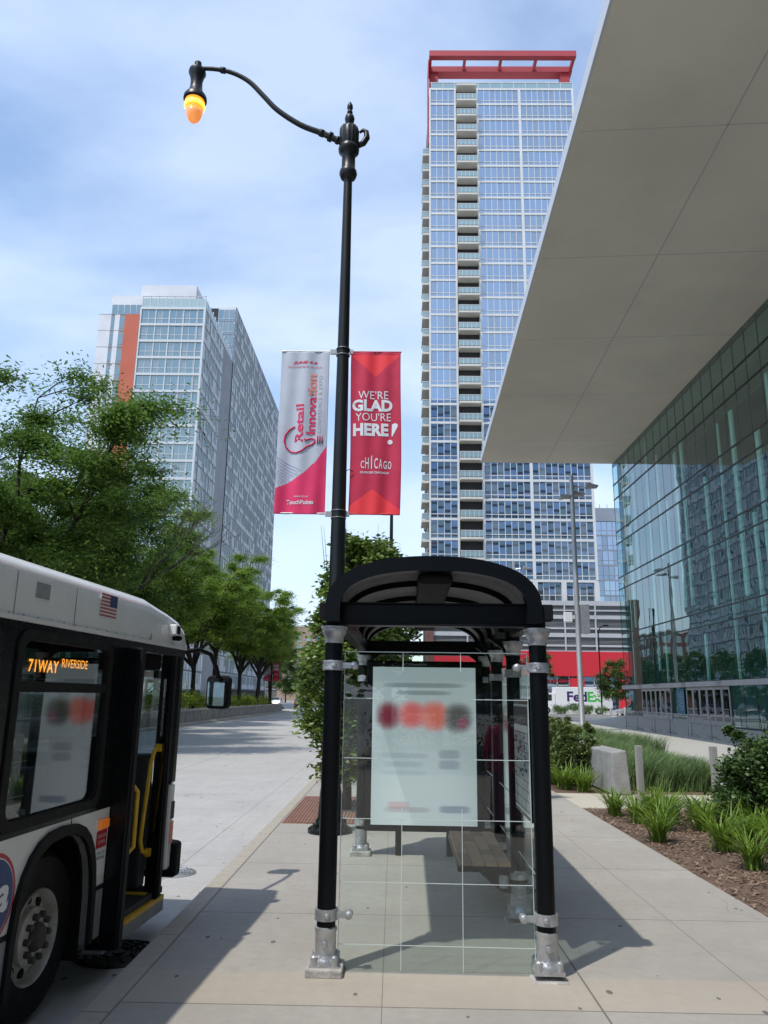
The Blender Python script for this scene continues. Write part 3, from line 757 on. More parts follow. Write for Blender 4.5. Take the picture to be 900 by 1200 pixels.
b.box(T(5.2), T(6.7), 3.0, 4.4, ZT, ZR - .2); b.box(T(28.0), T(29.6), 3.0, 4.4, ZT, ZR - .2)
b.build('roof_frame', 'tower_red', tw)
# terrace storey with white columns under the tower
for x in (5.2, 13.2, 17.2, 20.2, 24.3, 29.0): MB().box(T(x) - .35, T(x) + .35, -.1, .5, 15.5, Z0 - .18).build('column', 'tower_white', tw)
for (x0, x1, n) in ((5.6, 12.8, 6), (13.6, 16.8, 4), (17.6, 19.8, 3), (20.6, 23.9, 4), (24.7, 28.6, 4)):
    tower_window(T(x0), T(x1), 15.55, n, tw, y=.35, H=2.55, low=.3)
# podium
pdm = empty('parking_podium', (4.6, 109, 0), 0, 'louvred parking podium with a wide red band above the shop front', 'building')
def P(x): return x - 4.6
b = MB(); b.box(P(5.2), P(40), .6, 30, 0, 15.4); b.build('core', 'podium_dark', pdm)
b = MB()
zz = [(15.0, 15.5), (13.6, 13.9), (12.6, 13.0), (10.9, 11.2), (10.0, 10.4), (8.35, 8.7)]
for a, c in ((14.75, 15.4), (13.95, 14.15), (12.85, 13.35), (11.4, 11.65), (10.3, 10.85), (9.0, 9.25), (8.32, 8.45)): b.box(P(5.0), P(40), -.05, .3, a, c)
for x in (5.1, 10.3, 15.5, 20.7, 24.0, 28.3, 33.0, 37.7): b.box(P(x) - .1, P(x) + .1, -.08, .3, 8.45, 15.4)
b.build('white_band', 'podium_band', pdm)
b = MB()
for k in range(38): b.box(P(5.2), P(40), .12, .3, 8.5 + k * .18, 8.5 + k * .18 + .09)
b.build('louvre', 'louvre', pdm)
MB().box(P(5.0), P(40), -.25, .5, 4.95, 8.30).build('red_band', 'podium_red', pdm)
MB().box(P(4.4), P(5.5), -.35, .6, 0, 15.6).build('brick_pier', 'brick', pdm)
b = MB(); b.m(0)
for k in range(20): b.m(k % 3).quad((P(5.6) + k * 1.7, .2, .5), (P(5.6) + (k + 1) * 1.7, .2, .5), (P(5.6) + (k + 1) * 1.7, .2, 4.9), (P(5.6) + k * 1.7, .2, 4.9))
sf = b.build('shop_window', ['tower_glass0', 'tower_glass1', 'tower_glass0'], pdm)
b = MB(); b.box(P(5.6), P(40), 0, .25, 3.6, 3.8); b.box(P(5.6), P(40), 0, .25, 0, .5)
for k in range(21): b.box(P(5.6) + k * 1.7 - .06, P(5.6) + k * 1.7 + .06, 0, .25, .5, 4.9)
b.build('shop_frame', 'alu', sf)
def pf(u, v, n): return (P(u), -.02 - n, v)
text('shop_sign', 'Cappuccino', pf, (22.2, 4.30, 4.6, .75), 'logo_red', pdm, bold=.01)
for x in (24.4, 31.0): MB().box(P(x), P(x) + 1.9, -.2, -.05, .15, 4.7 if x < 30 else 4.7).build('red_panel', 'podium_red', pdm)
# blue glass block further back
bb = empty('office_block', (38, 150, 0), 0, 'pale blue glass block seen between the tower and the arena', 'building')
b = MB(); b.box(1.0, 20, .4, 20, 0, 36.5); b.build('core', 'podium_dark', bb)
for k in range(12):
    tower_window(.9, 14.0, .8 + k * 3.0, 12, bb, y=.3, H=2.75, low=.3, blind=.5, frame='hotel_panel')
b = MB()
for k in range(13): b.box(.8, 14.2, .2, .4, .5 + k * 3.0, .8 + k * 3.0)
b.box(.6, 20, 0, 20, 36.5, 39.2)
for k in range(6): b.box(1.4 + k * 1.5, 1.5 + k * 1.5, .2, .3, 39.2, 40.0)
b.build('roof_parapet', 'hotel_panel', bb)

bk = empty('added_block', (-2, -95, 0), 0, 'unseen dark glass slab added behind the viewer to darken the glass of the apartment tower', 'building')  # unseen dark mass added so the tower's lower glass mirrors dark
MB().box(0, 95, -25, -.3, 0, 128).build('core', 'hotel_dark', bk)
for k in range(32):
    b = MB(); b.m(k % 2).quad((95, -.1, k * 4 + .9), (0, -.1, k * 4 + .9), (0, -.1, k * 4 + 3.9), (95, -.1, k * 4 + 3.9)); b.build('window_band', ['hotel_glass0', 'tower_glass0'], bk)
# ------------------------------------------------------------------ hotel tower on the left
HX, HY = -35.7, 130.0
ht = empty('hotel_tower', (-28.84, 105.0, .346), 0, 'glass hotel tower with an orange stripe behind the trees on the left', 'building')
HF, HT = 3.24, 70.5
GS = ('hotel_glass0', 'hotel_glass1', 'hotel_glass2')
b = MB(); b.box(-12.1, -.35, .5, 17, 0, HT); b.box(-19.5, -12.2, .6, 24, 0, 69.0)
b.build('core', 'podium_dark', ht)
for k in range(21):
    z = HT - (k + 1) * HF + .25
    tower_window(-11.9, -.35, z, 9, ht, GS, blind=.3, y=.2, H=HF - .5, low=.36, frame='hotel_frame')
b = MB()
for k in range(22): b.box(-12.15, 0, -.05, .5, HT - k * HF - .22, HT - k * HF + .22)
b.box(-12.2, -11.9, -.08, .5, 0, HT); b.box(-.35, .02, -.08, .3, 0, HT + .2)
for k in range(22):
    for x in (-9.3, -6.7, -4.1, -1.5): b.box(x, x + .14, .02, .2, HT - (k + 1) * HF + .25, HT - k * HF - .22)
b.build('front_frame', 'hotel_frame', ht)
MB().box(-14.9, -12.2, -.15, .6, 0, 69.2).build('orange_stripe', 'hotel_orange', ht)
b = MB(); b.m(0).box(-19.8, -17.5, -.02, .6, 0, 69.2); b.box(-16.8, -15.9, -.02, .6, 0, 69.2); b.m(1).box(-17.5, -16.8, .02, .6, 0, 69.2); b.box(-15.9, -14.9, .02, .6, 0, 69.2)
b.m(2)
for k in range(21):
    z = 69.2 - (k + 1) * HF
    b.box(-17.5, -16.8, .0, .1, z + .5, z + 2.5); b.box(-15.9, -14.95, .0, .1, z + .5, z + 2.5)
for k in range(21): b.m(3).box(-19.82, -14.95, -.04, .02, 69.2 - k * HF - .04, 69.2 - k * HF + .04)
b.build('panel_wall', ['hotel_panel', 'hotel_grey', 'hotel_glass1', 'hotel_grey'], ht)
ht.scale = (.8077, .8077, .822)
# right flank facing the street: two volumes, dark floor lines and a fine window grid
def flank(y0, y1, zt, nlev, parent):
    dep = .25
    for k in range(nlev):
        z = zt - (k + 1) * HF + .16; H = HF - .32; n = int((y1 - y0) / 1.05); w_ = (y1 - y0) / n
        b = MB()
        for i in range(n):
            a, c = y0 + i * w_, y0 + (i + 1) * w_; q = random.random()
            for (f0, f1, kk) in ((0, .34, 3 if q < .75 else 1), (.34, .95, 3 if q < .2 else (2 if q < .7 else 1)), (.95, 1, 3)):
                if kk == 3: b.m(3).quad((-.02, a, z + H * f0), (-.02, c, z + H * f0), (-.02, c, z + H * f1), (-.02, a, z + H * f1))
                else: b.m(kk).quad((-.06, a, z + H * f0), (-.06, c, z + H * f0), (-.06, c, z + H * f1), (-.06, a, z + H * f1))
            if i % 2 == 0: b.m(4).box(-.05, .05, a - .10, a + .10, z, z + H)
            else: b.m(4).box(-.05, .01, a - .035, a + .035, z, z + H)
        b.build('window_row', ['hotel_glass0', 'hotel_glass1', 'hotel_glass2', 'hotel_panel', 'hotel_frame'], parent)
    b = MB()
    for k in range(nlev + 1): b.box(-.3, .0, y0, y1, zt - k * HF - .14, zt - k * HF + .14)
    b.build('floor_line', 'hotel_dark', parent)
flank(.3, 15.6, HT, 21, ht)
b = MB(); b.box(-18, -.35, 25.5, 90, 0, 84); b.build('rear_core', 'podium_dark', ht)
flank(25.3, 90, 84.0, 25, ht)
b = MB(); b.box(-.6, -.1, 15.6, 25.3, 0, 71); b.build('recess_joint', 'hotel_grey', ht)
MB().box(-3.9, -.1, 24.8, 25.3, 0, 84).build('end_wall', 'hotel_panel', ht); MB().box(-18, 0, 89.9, 90.3, 0, 84).build('end_wall', 'hotel_panel', ht)
for k in range(4): tower_window(-3.8, -.2, 71.2 + k * 3.1, 3, ht, GS, blind=.1, y=24.7, H=2.8, frame='hotel_frame')
b = MB(); b.m(0).box(-12, -.1, .1, .16, HT + .3, HT + 2.0); b.box(-.2, -.12, .16, 24, HT + .3, HT + 2.0); b.m(1)
for k in range(9): b.box(-12 + k * 1.48, -11.88 + k * 1.48, .05, .2, HT, HT + 2.5)
for k in range(12): b.box(-.24, -.08, .2 + k * 2, .32 + k * 2, HT, HT + 2.5)
b.box(-12, -.05, .05, .2, HT + 2.4, HT + 2.5)
b.build('roof_screen', ['clear_rail', 'hotel_frame'], ht)
b = MB(); b.box(-13.6, -3.0, 3.5, 16, HT, HT + 6.6); b.box(-18.3, -11, 1.5, 20, 69, 73.8); b.build('roof_plant', 'hotel_panel', ht)
b = MB()
for k in range(5): b.quad((-18.1 + k * 1.15, 1.45, 69.6), (-17.1 + k * 1.15, 1.45, 69.6), (-17.1 + k * 1.15, 1.45, 71.9), (-18.1 + k * 1.15, 1.45, 71.9))
b.build('roof_window', 'hotel_glass1', ht)

# low brick buildings behind the median trees
def lowrise(x1, y0, y1, h, m_, label, trim='tower_cream'):
    rt = empty('brick_building', (x1, y0, 0), 0, label, 'building')
    MB().box(-18, 0, 0, y1 - y0, 0, h).build('wall', m_, rt)
    b = MB(); b.box(-18.1, .18, -.12, y1 - y0 + .12, h, h + .45); b.box(0, .1, 0, y1 - y0, 3.5, 3.8); b.build('cornice', trim, rt)
    nf = int((h - 4) / 3.4); nw = int((y1 - y0 - 1) / 3.2)
    for f in range(nf):
        for i in range(nw):
            y = 1.2 + i * 3.2; z = 4.6 + f * 3.4
            wn = MB(); wn.m(0).box(0.001, .04, y, y + 1.6, z, z + 2.1); wn.m(1).box(0, .09, y - .1, y + 1.7, z - .18, z - .02); wn.box(0, .07, y + .76, y + .84, z, z + 2.1); wn.box(0, .07, y, y + 1.6, z + 1.0, z + 1.08)
            wn.build('window', ['hotel_glass0', trim], rt)
    nx = 5
    for f in range(nf):
        for i in range(nx):
            x = -16.5 + i * 3.4; z = 4.6 + f * 3.4
            wn = MB(); wn.m(0).box(x, x + 1.6, -.04, -.001, z, z + 2.1); wn.m(1).box(x - .1, x + 1.7, -.09, 0, z - .18, z - .02)
            wn.build('window', ['hotel_glass0', trim], rt)
    b = MB()
    for i in range(int((y1 - y0) / 4)): b.box(.0, .05, i * 4 + .6, i * 4 + 3.4, .5, 3.1)
    b.build('shop_front', 'hotel_glass0', rt)
    return rt
lowrise(-30, 40, 68, 13.5, 'brick', 'red brick low-rise block nearest behind the median trees')
lowrise(-30, 71, 100, 15.0, 'brick_tan', 'tan brick mid-rise between the red brick block and the hotel')
lowrise(-37, 222, 250, 21, 'brick', 'dark brick building past the hotel down the street')
lowrise(-26.5, 290, 315, 27, 'brick_tan', 'tan brick building at the far end of the street')
rr_ = lowrise(-14, 425, 345, 15, 'hotel_orange', 'orange red building closing the view down the street')
lowrise(-30, 5, 37, 12.0, 'brick', 'long red brick building opposite the bus stop')

# ------------------------------------------------------------------ trees
def leaves(pads, nper, lw, ll, droop=.35, dens=None, flat=.55):
    """pads: (x,y,z,rx,rz). Returns quads (n*4,3): narrow leaf sprays spread through every pad"""
    out = []
    for (x, y, z, rx, rz) in pads:
        n = nper
        p = rng.normal(size=(n, 3)); p /= np.linalg.norm(p, axis=1)[:, None]; p *= np.minimum(np.abs(rng.normal(0, .55, (n, 1))) + .12, 1.25)
        c = p * [rx, rx, rz] + [x, y, z]
        c[:, 2] -= (p[:, 0] ** 2 + p[:, 1] ** 2) * rx * .28
        az = rng.random(n) * 2 * math.pi
        d = np.stack([np.cos(az), np.sin(az), -droop + rng.normal(0, .35, n)], 1); d /= np.linalg.norm(d, axis=1)[:, None]
        up = np.stack([rng.normal(0, 1 - flat, n), rng.normal(0, 1 - flat, n), np.ones(n)], 1)
        s = np.cross(d, up); s /= np.linalg.norm(s, axis=1)[:, None]
        l = ll * rng.uniform(.6, 1.25, (n, 1)); w_ = lw * rng.uniform(.7, 1.2, (n, 1))
        out.append(np.stack([c - s * w_ * .5, c + d * l * .5 - s * w_ * .55, c + d * l, c + d * l * .5 + s * w_ * .55], 1).reshape(-1, 3) if False else
                   np.stack([c, c + d * l * .45 + s * w_ * .5, c + d * l, c + d * l * .45 - s * w_ * .5], 1).reshape(-1, 3))
    return np.concatenate(out)
def locust(loc, H, Rr, seed, label, leaf='locust_leaf', nper=240, lw=.11, ll=.34, bh=.22, lowl=.55, rz=0, group='honey locust trees along the median', nl=7, dead=False, multi=True):
    rd = random.Random(seed)
    root = empty('locust_tree', loc, rz, label, 'tree', group)
    tb = MB(); pads = []
    base = H * bh
    lean = Vector((rd.uniform(-.3, .3), rd.uniform(-.3, .3), 0))
    top = Vector((0, 0, base)) + lean
    tb.tube([(0, 0, -.1), (0, 0, .3), tuple(lean * .5 + Vector((0, 0, base * .6))), tuple(top)], [.26, .2, .17, .16], 9)
    for i in range(nl):
        az = 2 * math.pi * i / nl + rd.uniform(-.35, .35)
        spread = Rr * rd.uniform(.45, .95) if i else Rr * .15
        hgt = H * rd.uniform(.74, .97) if i % 2 == 0 else H * rd.uniform(lowl, .80)
        pts = []; p0 = top - Vector((0, 0, rd.uniform(0, base * .3)))
        end = Vector((math.cos(az) * spread, math.sin(az) * spread, hgt - .4))
        ns = 7
        for k in range(ns + 1):
            t = k / ns; q = p0.lerp(end, t)
            out = Vector((math.cos(az), math.sin(az), 0)) * spread * .16 * math.sin(math.pi * t) * (1 if i % 2 else -.2)
            pts.append(q + out + Vector((rd.uniform(-.12, .12), rd.uniform(-.12, .12), rd.uniform(-.1, .1))) * (1 if 0 < k else 0))
        tb.tube([tuple(p) for p in pts], [.13 * (1 - .85 * k / ns) + .012 for k in range(ns + 1)], 7)
        for k in range(2, ns + 1):
            for s_ in range(3 if k < ns else 2):
                a2 = az + rd.uniform(-1.9, 1.9) if k < ns else az + rd.uniform(-.7, .7)
                ln = Rr * rd.uniform(.22, .5) * (1.1 - .45 * k / ns)
                q1 = pts[k] + Vector((math.cos(a2) * ln * .5, math.sin(a2) * ln * .5, ln * .30))
                q2 = pts[k] + Vector((math.cos(a2) * ln, math.sin(a2) * ln, ln * rd.uniform(.1, .5)))
                tb.tube([tuple(pts[k]), tuple(q1), tuple(q2)], [.045 * (1 - .5 * k / ns), .028, .010], 5)
                pr = Rr * rd.uniform(.13, .23)
                pads.append((q2.x, q2.y, q2.z + .08, pr * 1.15, pr * .50)); (pads.append((q1.x, q1.y, q1.z + .1, pr * .85, pr * .38)) if rd.random() < .6 else None)
                # fine twigs
                for _ in range(2):
                    a3 = a2 + rd.uniform(-1, 1); q3 = q2 + Vector((math.cos(a3) * pr, math.sin(a3) * pr, rd.uniform(-.1, .25)))
                    tb.tube([tuple(q2), tuple(q3)], [.010, .004], 4)
    tb.build('trunk', 'bark_dark', root, smooth=True)
    V = leaves(pads, nper, lw, ll)
    rawmesh('crown', V, 4, leaf, root)
    if dead:
        db = MB(); rd2 = random.Random(5)
        def grow(p, d, l, r, lev):
            q = p + d * l; mid = p + d * l * .5 + Vector((rd2.uniform(-.1, .1), rd2.uniform(-.1, .1), rd2.uniform(-.05, .1))) * l
            db.tube([tuple(p), tuple(mid), tuple(q)], [r, r * .8, r * .55], 5)
            if lev:
                for _ in range(3):
                    nd = (d + Vector((rd2.uniform(-.55, .55), rd2.uniform(-.55, .55), rd2.uniform(-.2, .4)))).normalized(); grow(p.lerp(q, rd2.uniform(.45, 1)), nd, l * rd2.uniform(.55, .8), r * .5, lev - 1)
        for kx in range(3): grow(Vector(dead) , Vector((.40 + .22 * kx, -.05 + .05 * kx, .85 - .12 * kx)).normalized(), 2.6, .06, 4)
        db.build('dead_branch', 'dead_wood', root, smooth=True)
    return root
near1 = locust((-14.8, 27.5, .6), 15.0, 7.0, 11, 'largest honey locust, nearest of the median row, rising over the bus roof', nper=640, lw=.075, ll=.21, nl=10, lowl=.62)
near2 = locust((-16.5, 38.5, .6), 14.4, 5.6, 23, 'second honey locust of the row, with bare dead twigs on its right side', nper=480, lw=.065, ll=.19, nl=8, dead=(4.5, -2.8, 5.9), lowl=.6)
t3 = locust((-15.0, 50, .6), 14.2, 4.9, 31, 'third honey locust along the median, light green behind the dead twigs', leaf='locust_leaf_light', nper=420, lw=.075, ll=.21, bh=.33, lowl=.62)
t4 = locust((-15.3, 60, .6), 13.2, 4.6, 44, 'fourth honey locust along the median, near its middle', leaf='locust_leaf_light', nper=330, lw=.09, ll=.25, bh=.33, lowl=.62)
words = ['fifth', 'sixth', 'seventh', 'eighth', 'ninth']
for i, (y, s) in enumerate(((68, 1.02), (76, 1.0), (83, .98), (90, 1.0), (95.5, .9))):
    t = copy_tree((t3, t4)[i % 2]); t.location = (-15.4 + .5 * (i % 3), y, .6); t.rotation_euler.z = 1.3 * i + .6; t.scale = (s, s, s * (1.03 if i < 3 else .97))
    t['label'] = '%s honey locust counting away along the median%s' % (words[i], ', last before its rounded end' if i == 4 else '')
for i, (x, y, s) in enumerate(((-21.5, 20, 1.1), (-25.5, 33, 1.0), (-20, 48, .9))):
    t = copy_tree((t4, t3)[i % 2]); t.location = (x - (5 if i == 1 else 0) * 0, y, .5); t.rotation_euler.z = 2.1 * i; t.scale = (s, s, s)
    t['label'] = ['honey locust behind the nearest one, above the rear of the bus roof', 'honey locust across the far lanes behind the bus', 'honey locust on the far edge of the median'][i]
    t['group'] = 'honey locusts on the far side of the median'
# shrubs along the median
pads = []
for y in np.arange(16, 96, 1.0):
    for x in (-14.6, -15.8, -17.2): pads.append((x + rng.uniform(-.3, .3), y + rng.uniform(-.4, .4), 1.15 + rng.uniform(-.1, .2) + (.35 if 45 < y < 62 else 0), .8, .65))
V = leaves(pads, 190, .10, .15, 0, flat=.2)
o = rawmesh('median_planting', V, 4, 'hedge_leaf'); tag(o, 'bright yellow green ground planting on the median', 'planting', kind='stuff')
# far green mass closing the street
def bushy_tree(loc, H, Rr, seed, label, leaf='far_leaf', n=60, nper=160, lw=.3, ll=.4, zlo=.25, group=None, bark='bark', name='bushy_tree', trunk_r=.18):
    rd = random.Random(seed); root = empty(name, loc, 0, label, 'tree', group)
    tb = MB(); pads = []
    tb.tube([(0, 0, -.05), (0, 0, H * zlo), (rd.uniform(-.1, .1) * Rr, rd.uniform(-.1, .1) * Rr, H * .7)], [trunk_r, trunk_r * .75, trunk_r * .3], 8)
    for k in range(n):
        a = rd.uniform(0, 2 * math.pi); t = rd.random(); zz_ = H * (zlo + (1 - zlo) * t)
        prof = math.sin(math.pi * (.12 + .80 * t)) ** .6
        r = Rr * prof * rd.random() ** .5 * .85
        q = Vector((math.cos(a) * r, math.sin(a) * r, zz_ * .97))
        tb.tube([(0, 0, max(H * zlo * .7, zz_ - r * .8 - .1)), tuple(q)], [trunk_r * .22, .01], 4)
        pads.append((q.x, q.y, q.z, Rr * .26, Rr * .22))
    tb.build('trunk', bark, root, smooth=True)
    rawmesh('crown', leaves(pads, nper, lw, ll, 0.1, flat=.1), 4, leaf, root)
    return root
ft = bushy_tree((-20, 190, 0), 11, 5, 3, 'dark green street tree at the left end of the far view')
for i, (x, y, s) in enumerate(((-12, 215, 1.0), (-28, 205, 1.1), (-5, 240, 1.2), (1.5, 170, .8))):
    t = copy_tree(ft); t.location = (x, y, 0); t.scale = (s, s, s); t.rotation_euler.z = i
    t['label'] = ['dark street tree straight down the road, behind the parked cars', 'dark street tree on the far left pavement beyond the median', 'tallest distant street tree, right of the road end', 'distant street tree on the near pavement, hidden by the shelter'][i]
st0 = None
for i in range(9):
    y = 46 + i * 9.5
    if st0 is None: st0 = o = bushy_tree((-.9, y, 0), 8.2, 2.6, 41, '', 'far_leaf', 46, 110, .22, .34, .3, 'street trees along the near pavement', trunk_r=.12)
    else: o = copy_tree(st0); o.location = (-.9, y, 0); o.rotation_euler.z = i * 1.3; o.scale = (1, 1, .9 + .05 * (i % 4))
    o['label'] = 'street tree on the near pavement, %s beyond the red grate tree' % ['first', 'second', 'third', 'fourth', 'fifth', 'sixth', 'seventh', 'eighth', 'ninth'][i]
for i, (x, y) in enumerate(((-.9, -13), (2.8, -15), (6.0, -12), (.8, -19), (4.6, -21))):  # unseen trees added as a dark backdrop for the shelter glass reflections
    o = copy_tree(st0); o.location = (x, y, 0 if i else 0); o.rotation_euler.z = i; o.scale = (1.25, 1.25, .95); o['group'] = 'unseen trees added behind the viewer'
    o['label'] = 'unseen leafy tree added behind the viewer to darken the glass reflections, %s' % ['at the kerb', 'in the pavement', 'by the planting bed', 'farther back in the pavement', 'farthest back by the planting bed'][i]
# tree in the pavement behind the shelter
def pear():
    rd = random.Random(77)
    root = empty('pear_tree', (-.77, 13.45, 0), 0, 'young glossy leaved tree growing from the red grate behind the shelter', 'tree')
    tb = MB(); pads = []
    tb.tube([(0, 0, -.05), (.02, 0, .3), (-.03, 0, 1.0), (.05, 0, 2.2), (.1, 0, 3.8)], [.10, .075, .065, .05, .02], 9)
    prof = [(.55, .30), (.9, .65), (1.4, .82), (2.0, .95), (2.6, .98), (3.1, .95), (3.6, .85), (4.05, .75), (4.45, .45)]
    for k in range(250):
        z = rd.uniform(.6, 4.55); r0 = .88 * np.interp(z, [p[0] for p in prof], [p[1] for p in prof])
        a = rd.uniform(0, 2 * math.pi); r = r0 * rd.random() ** .5
        cx = (.24 if z > 2.6 else .0)
        q = Vector((math.cos(a) * r + cx, math.sin(a) * r, z))
        tb.tube([(.02, 0, max(.45, z - r * .9 - .25)), tuple(q * .5 + Vector((0, 0, z * .5 - r * .25 - .05)) if False else (q.x * .5, q.y * .5, z - r * .35 - .1)), tuple(q)], [.018, .012, .005], 5)
        pads.append((q.x, q.y, q.z, .24, .2))
    tb.build('trunk', 'bark', root, smooth=True)
    rawmesh('crown', leaves(pads, 150, .062, .11, .1, flat=.05), 4, 'pear_leaf', root)
    # thin bare shoots sticking out of the top
    s = MB()
    for k in range(7):
        x, y = rd.uniform(-.5, .5), rd.uniform(-.4, .4); s.tube([(x, y, 4.0), (x * 1.2, y, rd.uniform(4.7, 5.0))], [.006, .002], 4)
    s.build('shoot', 'bark', root)
pear()

# ------------------------------------------------------------------ planting on the right
def clump(loc, n, h, seed, name, label, leaf, cat, group, wd=.020, spread=.45, rz=0, cp=None):
    if cp is not None:
        o = cp.copy(); col.objects.link(o); o.location = loc; o.rotation_euler.z = rz; o['label'] = label; return o
    r_ = np.random.default_rng(seed); V = []
    for k in range(n):
        az = r_.random() * 6.283; L0 = h * r_.uniform(.65, 1.25); sp = spread * r_.uniform(.5, 1.2); bx = r_.normal(0, .05, 2)
        d = np.array([math.cos(az), math.sin(az)]); s = np.array([-d[1], d[0]]); prev = None
        for j in range(6):
            t = j / 5; rad = sp * t ** 1.5 * L0 / h; z = L0 * (1.15 * t - .45 * t ** 2.6) if sp > .3 else L0 * t
            c = np.array([bx[0] + d[0] * rad, bx[1] + d[1] * rad, z]); ww = wd * (1 - t ** 2 * .9) * .5
            a = (c[0] - s[0] * ww, c[1] - s[1] * ww, z); b_ = (c[0] + s[0] * ww, c[1] + s[1] * ww, z)
            if prev: V += [prev[0], prev[1], b_, a]
            prev = (a, b_)
    o = rawmesh(name, V, 4, leaf, loc=loc)
    return tag(o, label, cat, group)
lily = [(3.62, 13.3), (4.15, 13.0), (4.75, 12.9), (3.95, 12.0), (4.5, 11.9), (3.55, 11.0), (4.15, 10.4), (4.05, 9.35), (4.75, 9.3), (4.75, 10.3), (3.6, 17.0), (3.62, 17.9), (3.6, 18.8), (3.6, 19.8), (3.9, 16.6), (4.45, 13.3), (5.0, 12.3), (4.2, 12.5), (3.75, 12.6), (5.0, 11.3), (4.7, 10.9), (5.2, 9.9), (3.7, 21.0), (3.65, 22.3)]
lw_ = ['at the path corner, nearest the first bollard', 'just right of the first bollard', 'between the two bollards, below the dark shrub', 'behind the middle of the front bed', 'left of the round dark shrub', 'nearest the pavement in the middle of the front bed', 'in front of the round dark shrub',
       'lowest in the photo at the right edge of the bed', 'at the right photo edge in front', 'right of the dark shrub foot', 'at the left foot of the concrete seat wall', 'second along the pavement from the seat wall', 'third along the pavement from the seat wall', 'farthest beside the shelter post', 'against the end of the concrete seat wall', 'behind the first bollard gap', 'under the left side of the round dark shrub', 'in the second row behind the nearest pavement clump', 'third from the path corner along the pavement', 'hugging the front of the round dark shrub', 'in the middle of the bed before the dark shrub', 'cut by the right photo edge beside the shrub', 'fifth along the pavement past the seat wall', 'sixth along the pavement past the seat wall']
l0 = None
for i, ((x, y), lb) in enumerate(zip(lily, lw_)):
    o = clump((x, y, -.01), 115, .50, 5, 'daylily', 'strap leaved daylily clump ' + lb, 'lily_leaf', 'plant', 'daylily clumps in the mulch beds', .024, .50, i * 1.7, l0)
    k_ = .82 + .3 * random.random(); o.scale = (k_, k_, k_)
    l0 = l0 or o
def shrub(loc, rx, h, seed, label, leaf='shrub_leaf', npad=45, nper=150, lw=.035, ll=.06, group=None, name='shrub'):
    rd = random.Random(seed); root = empty(name, loc, 0, label, 'shrub', group); pads = []; tb = MB()
    for k in range(npad):
        a = rd.uniform(0, 6.283); t = rd.uniform(.12, 1); r = rx * math.sqrt(max(.05, 1 - (t - .35) ** 2 / .55)) * rd.random() ** .5
        q = (math.cos(a) * r, math.sin(a) * r, h * t - .08)
        tb.tube([(q[0] * .1, q[1] * .1, 0), (q[0] * .6, q[1] * .6, q[2] * .6), q], [.012, .008, .003], 4)
        pads.append((*q, rx * .22, rx * .2))
    for k in range(14):
        a = rd.uniform(0, 6.283); r = rx * rd.uniform(.2, .8); q = (math.cos(a) * r, math.sin(a) * r, h * rd.uniform(1.0, 1.14))
        tb.tube([(q[0] * .8, q[1] * .8, h * .7), q], [.006, .003], 4); pads.append((*q, .07, .07))
    tb.build('stem', 'bark', root); rawmesh('foliage', leaves(pads, nper, lw, ll, -.1, flat=.0), 4, leaf, root); return root
shrub((5.75, 11.9, 0), .95, 1.28, 8, 'large round dark green shrub right of the second bollard', nper=330, npad=90, ll=.075, lw=.045)
shrub((7.5, 13.3, 0), .85, 1.15, 9, 'dark green shrub cut by the right edge of the photo', nper=170)
s0 = None
for i, (x, y, s) in enumerate(((3.95, 18.0, 1), (3.95, 20.0, 1.05), (4.05, 22.2, 1.05), (4.2, 24.6, 1.05), (4.5, 27.2, 1.1), (4.9, 30, 1.1))):
    if s0 is None: s0 = o = shrub((x, y, 0), .85, 1.12, 20, '', 'rose_leaf', 70, 240, .04, .065, 'light green shrubs in a row left of the seat wall')
    else: o = copy_tree(s0); o.location = (x, y, 0); o.rotation_euler.z = i * 1.1; o.scale = (s, s, s)
    o['label'] = 'pale rose-like shrub by the pavement, %s' % ['in front of the end of the seat wall', 'second from the seat wall end', 'third from the seat wall end', 'fourth from the seat wall end', 'fifth, thinning into the tall grass', 'farthest of the row, at the shelter post'][i]
# feather grass drift
def grass_field(name, area, n, h, label, leaf='grass_blade', seed=1):
    r_ = np.random.default_rng(seed); x0, x1, y0, y1 = area
    nc = n // 30; cx = r_.uniform(x0, x1, nc); cy = r_.uniform(y0, y1, nc)
    x = np.repeat(cx, 30) + r_.normal(0, .07, nc * 30); y = np.repeat(cy, 30) + r_.normal(0, .07, nc * 30); m_ = len(x)
    az = r_.random(m_) * 6.283; wind = np.array([.25, -.1]); L0 = h * r_.uniform(.6, 1.1, m_); sp = r_.uniform(.1, .55, m_)
    d = np.stack([np.cos(az), np.sin(az)], 1) * sp[:, None] + wind; sd = np.stack([-np.sin(az), np.cos(az)], 1)
    V = []
    prev = None
    for j in range(4):
        t = j / 3; r = t ** 1.8; z = L0 * (t - .18 * t ** 3); c = np.stack([x + d[:, 0] * r * L0, y + d[:, 1] * r * L0], 1); ww = .0105 * (1 - t * .85)
        a = np.concatenate([c - sd * ww, z[:, None]], 1); b_ = np.concatenate([c + sd * ww, z[:, None]], 1)
        if prev is not None: V.append(np.stack([prev[0], prev[1], b_, a], 1))
        prev = (a, b_)
    o = rawmesh(name, np.concatenate(V).reshape(-1, 3), 4, leaf)
    return tag(o, label, 'grass', kind='stuff')
grass_field('ornamental_grass', (4.95, 6.7, 16.9, 27), 27000, .72, 'tall feathery green grass behind the bollards and seat wall', seed=2)
grass_field('ornamental_grass', (5.2, 9.2, 27, 50), 30000, .75, 'drift of tall grass running back towards the silver light pole', seed=3)
pads = [(x + rng.uniform(-.2, .2), -9.5 + rng.uniform(-.5, .5), z, .45, .4) for x in np.arange(-1.2, 6.5, .45) for z in (.3, .8, 1.25)]  # unseen hedge added behind the viewer to keep the glass reflections dark
